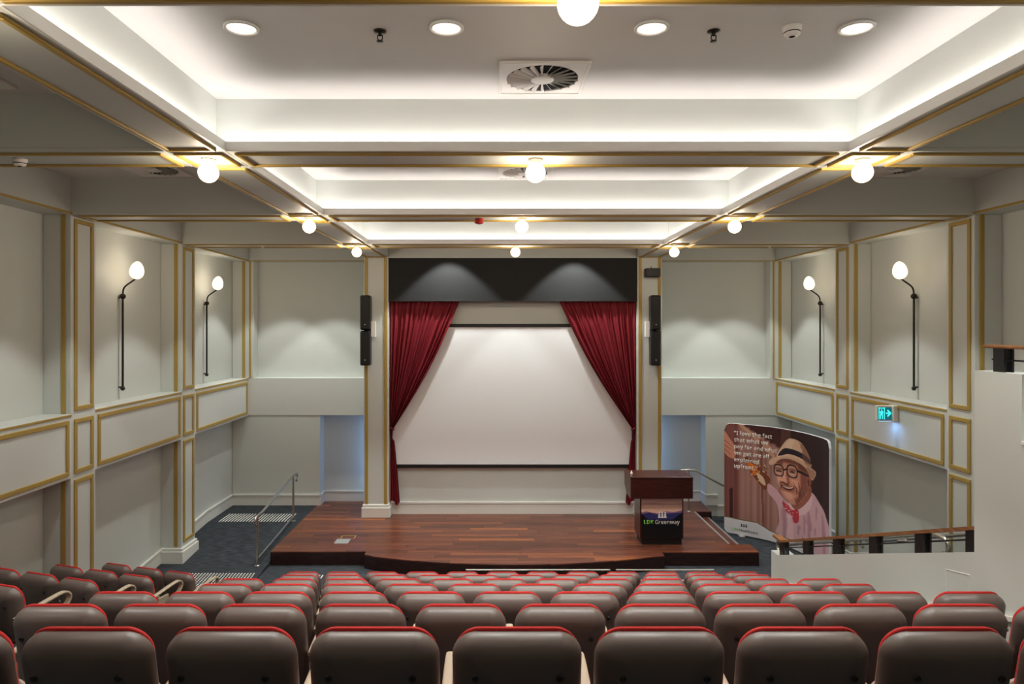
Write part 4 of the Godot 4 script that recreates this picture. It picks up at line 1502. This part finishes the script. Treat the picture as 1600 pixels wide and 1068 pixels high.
func build_stair_wall() -> void:
	var w := thing("wall_parapet", "white raked parapet wall beside the seating with a taller block", "wall", Vector3.ZERO, 0.0, "", "structure")
	var x0 := 3.70
	var x1 := 3.93
	var st := new_st()
	var top := CY - 3.0
	add_side_prism(st, PackedVector2Array([Vector2(9.2, 0.0), Vector2(9.2, top), Vector2(9.0, top), Vector2(5.29, CY - 1.74), Vector2(5.29, 0.0)]), x0, x1)
	part("raked_wall", st, M.wall, w)
	bpart("tall_block", p3(x0, 0.0, 5.29), p3(x1, CY - 0.333, 4.81), M.wall, w)
	bpart("rear_wall", p3(x0, 0.0, 4.81), p3(x1, CY - 0.807, BACK), M.wall, w)
	bpart("rear_sill", p3(x0 - 0.012, CY - 0.83, 4.809), p3(x1, CY - 0.80, BACK), M.skirting, w, 0.004)
	# skirting that follows the rake
	for k in 2:
		var off := [0.0, 0.10][k] as float
		st = new_st()
		var y := func(d: float) -> float: return CY - 3.19 + (8.5 - d) * 0.31 - off
		add_side_prism(st, PackedVector2Array([Vector2(8.6, y.call(8.6)), Vector2(8.6, y.call(8.6) - (0.035 if k == 0 else 0.5)), Vector2(2.0, y.call(2.0) - (0.035 if k == 0 else 0.5)), Vector2(2.0, y.call(2.0))]), x0 - (0.03 if k == 0 else 0.018), x0)
		part("skirting_cap" if k == 0 else "skirting_board", st, M.skirting, w)
	# access panel
	var pa := func(d: float, t: float) -> Vector3: return p3(x0, CY - 1.74 - (d - 5.29) * 0.34 - t, d)
	var corners := [pa.call(5.62, 0.14), pa.call(5.34, 0.18), pa.call(5.34, 0.46), pa.call(5.62, 0.48)]
	st = new_st()
	for i in 4:
		var a: Vector3 = corners[i]
		var b: Vector3 = corners[(i + 1) % 4]
		add_tube(st, [a, b], 0.004, 6)
	part("access_panel_frame", st, M.white, w)
	# balustrade: timber rail on black plates with a wire
	var bl := thing("balustrade", "timber handrail on black steel plates along the raked parapet", "balustrade", Vector3.ZERO, 0.0)
	var xm := (x0 + x1) / 2.0 - 0.04
	st = new_st()
	add_side_prism(st, PackedVector2Array([Vector2(9.22, top + 0.175), Vector2(9.22, top + 0.205), Vector2(8.97, top + 0.205), Vector2(5.30, CY - 1.74 + 0.20), Vector2(5.30, CY - 1.74 + 0.17), Vector2(8.97, top + 0.175)]), xm - 0.05, xm + 0.05)
	part("timber_rail", st, M.rail_wood, bl)
	for px: float in [1222.0, 1259.0, 1306.5, 1364.0, 1437.0, 1518.0]:
		var d := F * (xm - 0.03) / (px - 776.0)
		var y: float = top if d > 9.0 else CY - 1.74 - (d - 5.29) * 0.34
		d = clampf(d, 5.37, 9.15)
		st = new_st()
		for dx in [-0.03, 0.03]:
			add_side_prism(st, PackedVector2Array([Vector2(d - 0.06, y - 0.01 + 0.0204), Vector2(d - 0.06, y + 0.195), Vector2(d + 0.06, y + (0.195 - 0.041 if d < 9.0 else 0.18)), Vector2(d + 0.06, y - 0.0304)]), xm + dx - 0.008, xm + dx + 0.008)
		part("post", st, M.black_satin, bl)
	st = new_st()
	add_tube(st, [p3(xm, top + 0.10, 9.15), p3(xm, top + 0.10, 8.98), p3(xm, CY - 1.74 + 0.09, 5.32)], 0.008, 8)
	part("wire", st, M.black_satin, bl)
	var b2 := thing("balustrade", "short timber handrail on a black plate atop the tall white block", "balustrade", Vector3.ZERO, 0.0)
	var yb := CY - 0.333
	bpart("timber_rail", p3(xm - 0.05, yb + 0.175, 5.24), p3(xm + 0.05, yb + 0.20, 4.0), M.rail_wood, b2, 0.006)
	st = new_st()
	for dx in [-0.03, 0.03]:
		add_box(st, p3(xm + dx - 0.008, yb, 5.14), p3(xm + dx + 0.008, yb + 0.176, 5.03))
	part("post", st, M.black_satin, b2)
	st = new_st()
	add_tube(st, [p3(xm, yb + 0.09, 5.2), p3(xm, yb + 0.09, 4.0)], 0.007, 8)
	part("wire", st, M.black_satin, b2)

# ---------------------------------------------------------------- seats
func outline(w: float, h: float, rt: float, rb: float, inset: float) -> Array:
	var o := []
	var hw := w / 2.0 - inset
	var y0 := inset
	var y1 := h - inset
	for cnr in [[1, 1, rt], [-1, 1, rt], [-1, -1, rb], [1, -1, rb]]:
		var r: float = maxf(cnr[2] - inset, 0.004)
		var cx: float = cnr[0] * (hw - r)
		var cy: float = (y1 - r) if cnr[1] > 0 else (y0 + r)
		var a0: float = {[1, 1]: 0.0, [-1, 1]: PI / 2, [-1, -1]: PI, [1, -1]: 1.5 * PI}[[cnr[0], cnr[1]]]
		for k in 8:
			var a := a0 + PI / 2 * k / 7.0
			o.append(Vector2(cx + cos(a) * r, cy + sin(a) * r))
	return o

# cushion-like slab: profile = [[inset, z], ...] from the back centre round the edge to the front centre
func slab(w: float, h: float, rt: float, rb: float, prof: Array, warp: Callable) -> ArrayMesh:
	var g := []
	for pr in prof:
		var ring := []
		for q in outline(w, h, rt, rb, pr[0]):
			ring.append(warp.call(Vector3(q.x, q.y, pr[1])))
		g.append(ring)
	g.reverse()
	var st := new_st()
	add_grid(st, g, true)
	st.set_smooth_group(0)
	for e in [0, g.size() - 1]:
		var c := Vector3.ZERO
		for v in g[e]:
			c += v
		c /= g[e].size()
		for k in g[e].size():
			tri(st, c, g[e][k], g[e][(k + 1) % g[e].size()], Vector3(0, 0, -1 if e == 0 else 1))
	return done(st)

func build_seats() -> void:
	var lean := 0.20
	# back: base at y 0.36, top at y 0.87; local +z towards the rear of the room
	var warp := func(v: Vector3) -> Vector3:
		var t := v.y / 0.5
		var y := 0.36 + v.y - 0.42 * v.x * v.x * t
		return Vector3(v.x, y, v.z - 0.25 * v.x * v.x - lean * (0.87 - y) - 0.06)
	var roll := [[0.20, 0.092], [0.16, 0.092]]
	for k in 10:
		var t := PI / 2.0 * k / 9.0
		roll.append([0.115 * (1.0 - sin(t)), 0.090 * cos(t)])
	roll.append_array([[0.0, -0.004], [0.02, -0.008], [0.20, -0.008]])
	var shell := slab(0.482, 0.505, 0.085, 0.06, roll, warp)
	var cushion := slab(0.466, 0.516, 0.085, 0.06, [[0.19, -0.002], [0.02, -0.002], [0.004, -0.006], [0.0, -0.014], [0.003, -0.024], [0.02, -0.036], [0.05, -0.048], [0.10, -0.060], [0.19, -0.064]], warp)
	# seat pad, tipped up
	var swarp := func(v: Vector3) -> Vector3:
		return Vector3(v.x, 0.30 + v.y, -0.21 - v.z - 0.12 * v.y)
	var pad := slab(0.415, 0.28, 0.10, 0.06, [[0.17, -0.05], [0.10, -0.048], [0.04, -0.036], [0.01, -0.016], [0.0, 0.0], [0.02, 0.006], [0.17, 0.006]], swarp)
	var pan := slab(0.43, 0.29, 0.10, 0.06, [[0.17, 0.004], [0.008, 0.0], [0.0, 0.012], [0.006, 0.024], [0.03, 0.04], [0.10, 0.05], [0.17, 0.052]], swarp)
	# arm: flat strap with a turned-down nose
	var strap := []
	for q in [[-0.10, 0.590], [-0.15, 0.600], [-0.25, 0.615], [-0.35, 0.622], [-0.40, 0.612], [-0.425, 0.582], [-0.42, 0.545], [-0.39, 0.515]]:
		strap.append(Vector3(0, q[1], q[0]))
	strap = bend(strap, 3)
	var st := new_st()
	var g := []
	for i in strap.size():
		var tg: Vector3 = (strap[mini(i + 1, strap.size() - 1)] - strap[maxi(i - 1, 0)]).normalized()
		var up := Vector3(1, 0, 0).cross(tg).normalized()
		var ring := []
		for k in 12:
			var a := TAU * k / 12
			var ca := cos(a)
			var sa := sin(a)
			ring.append(strap[i] + Vector3(1, 0, 0) * (signf(ca) * pow(absf(ca), 0.5) * 0.021) + up * (signf(sa) * pow(absf(sa), 0.6) * 0.011))
		g.append(ring)
	add_grid(st, g, true)
	for e in [0, g.size() - 1]:
		for k in 12:
			tri(st, strap[e], g[e][k], g[e][(k + 1) % 12], Vector3(0, 0, 1) if e == 0 else Vector3(0, 0, 1))
	var arm := done(st)
	# longer looped arm of the seats at the aisle
	var loop := []
	for q in [[0.0, 0.625], [-0.12, 0.645], [-0.28, 0.672], [-0.42, 0.690], [-0.48, 0.680], [-0.51, 0.645], [-0.50, 0.60], [-0.46, 0.56], [-0.40, 0.53]]:
		loop.append(Vector3(0, q[1], q[0]))
	loop = bend(loop, 4)
	st = new_st()
	g = []
	for i in loop.size():
		var tg: Vector3 = (loop[mini(i + 1, loop.size() - 1)] - loop[maxi(i - 1, 0)]).normalized()
		var up := Vector3(1, 0, 0).cross(tg).normalized()
		var ring := []
		for k in 12:
			var ca := cos(TAU * k / 12)
			var sa := sin(TAU * k / 12)
			ring.append(loop[i] + Vector3(1, 0, 0) * (signf(ca) * pow(absf(ca), 0.5) * 0.027) + up * (signf(sa) * pow(absf(sa), 0.6) * 0.012))
		g.append(ring)
	add_grid(st, g, true)
	var long_arm := done(st)
	st = new_st()
	add_box(st, Vector3(-0.017, 0.02, -0.30), Vector3(0.017, 0.60, -0.13), 0.008)
	add_box(st, Vector3(-0.022, 0.0, -0.36), Vector3(0.022, 0.02, -0.05), 0.004)
	var standard := done(st)
	st = new_st()
	add_lathe(st, [[0.0, 0.004], [0.006, 0.004], [0.008, 0.007], [0.013, 0.006], [0.014, 0.0]], Vector3.ZERO, 14, Basis(Vector3.RIGHT, PI / 2))
	var cap := done(st)
	var make := func(ends: Array, looped: bool) -> Node3D:
		var o := Node3D.new()
		var sh := inst("back_shell", shell, M.shell, o)
		for sx in [-0.152, 0.152]:
			var base: Vector3 = warp.call(Vector3(sx, 0.36, 0.089))
			inst("bolt_cap", cap, M.cap, sh, Transform3D(Basis(Vector3.RIGHT, lean), base))
		inst("back_cushion", cushion, M.red_fabric, o)
		var sp := inst("seat_pad", pad, M.red_fabric, o)
		inst("seat_pan", pan, M.seat_shell, sp)
		for e in ends:
			inst("armrest", long_arm if looped and e > 0 else arm, M.arm, o, Transform3D(Basis(), Vector3(e * P / 2, 0, 0)))
			inst("leg", standard, M.arm, o, Transform3D(Basis(), Vector3(e * P / 2, 0, 0)))
		return o
	var plain: Node3D = make.call([-1.0], false)
	var last: Node3D = make.call([-1.0, 1.0], false)
	var aisle_end: Node3D = make.call([-1.0, 1.0], true)
	for k in range(1, 8):
		var odd := k % 2 == 1
		var d := 2.45 + 1.085 * (k - 1)
		var y := CY - 1.104 - 0.354 * (k - 1) - 0.872
		var off := 0.143 if odd else 0.6375
		var n0 := -5
		var n1 := 6 if odd else 5
		if k == 1:
			n0 = -4
			n1 = 4
		for n in range(n0, n1 + 1):
			var o: Node3D = (last if n == n1 else plain).duplicate()
			o.name = numbered("auditorium_seat")
			add_child(o)
			o.position = p3((off + n) * P, y, d)
			tag(o, "red seat with grey-brown shell, %s from the stepped aisle, %s row from the stage" % [WORDS[n + 6], WORDS[8 - k]], "seat", "auditorium seats in the main block")
	# angled block across the stepped aisle
	for k in range(3, 8):
		var d := 2.45 + 1.085 * (k - 1)
		var y := CY - 1.104 - 0.354 * (k - 1) - 0.872
		for n in 3:
			if k < 5 and n > 0:
				continue
			var o: Node3D = (aisle_end if n == 0 else plain).duplicate()
			o.name = numbered("auditorium_seat")
			add_child(o)
			o.position = p3(-4.23 - n * P * 0.98 * cos(0.3), y, d + n * P * 0.98 * sin(0.3))
			o.rotation.y = -0.3
			tag(o, "angled red seat by the ramp wall, %s from the stepped aisle, %s row from stage" % [WORDS[n + 1], WORDS[8 - k]], "seat", "angled seats by the ramp-side wall")
	plain.free()
	last.free()
	aisle_end.free()
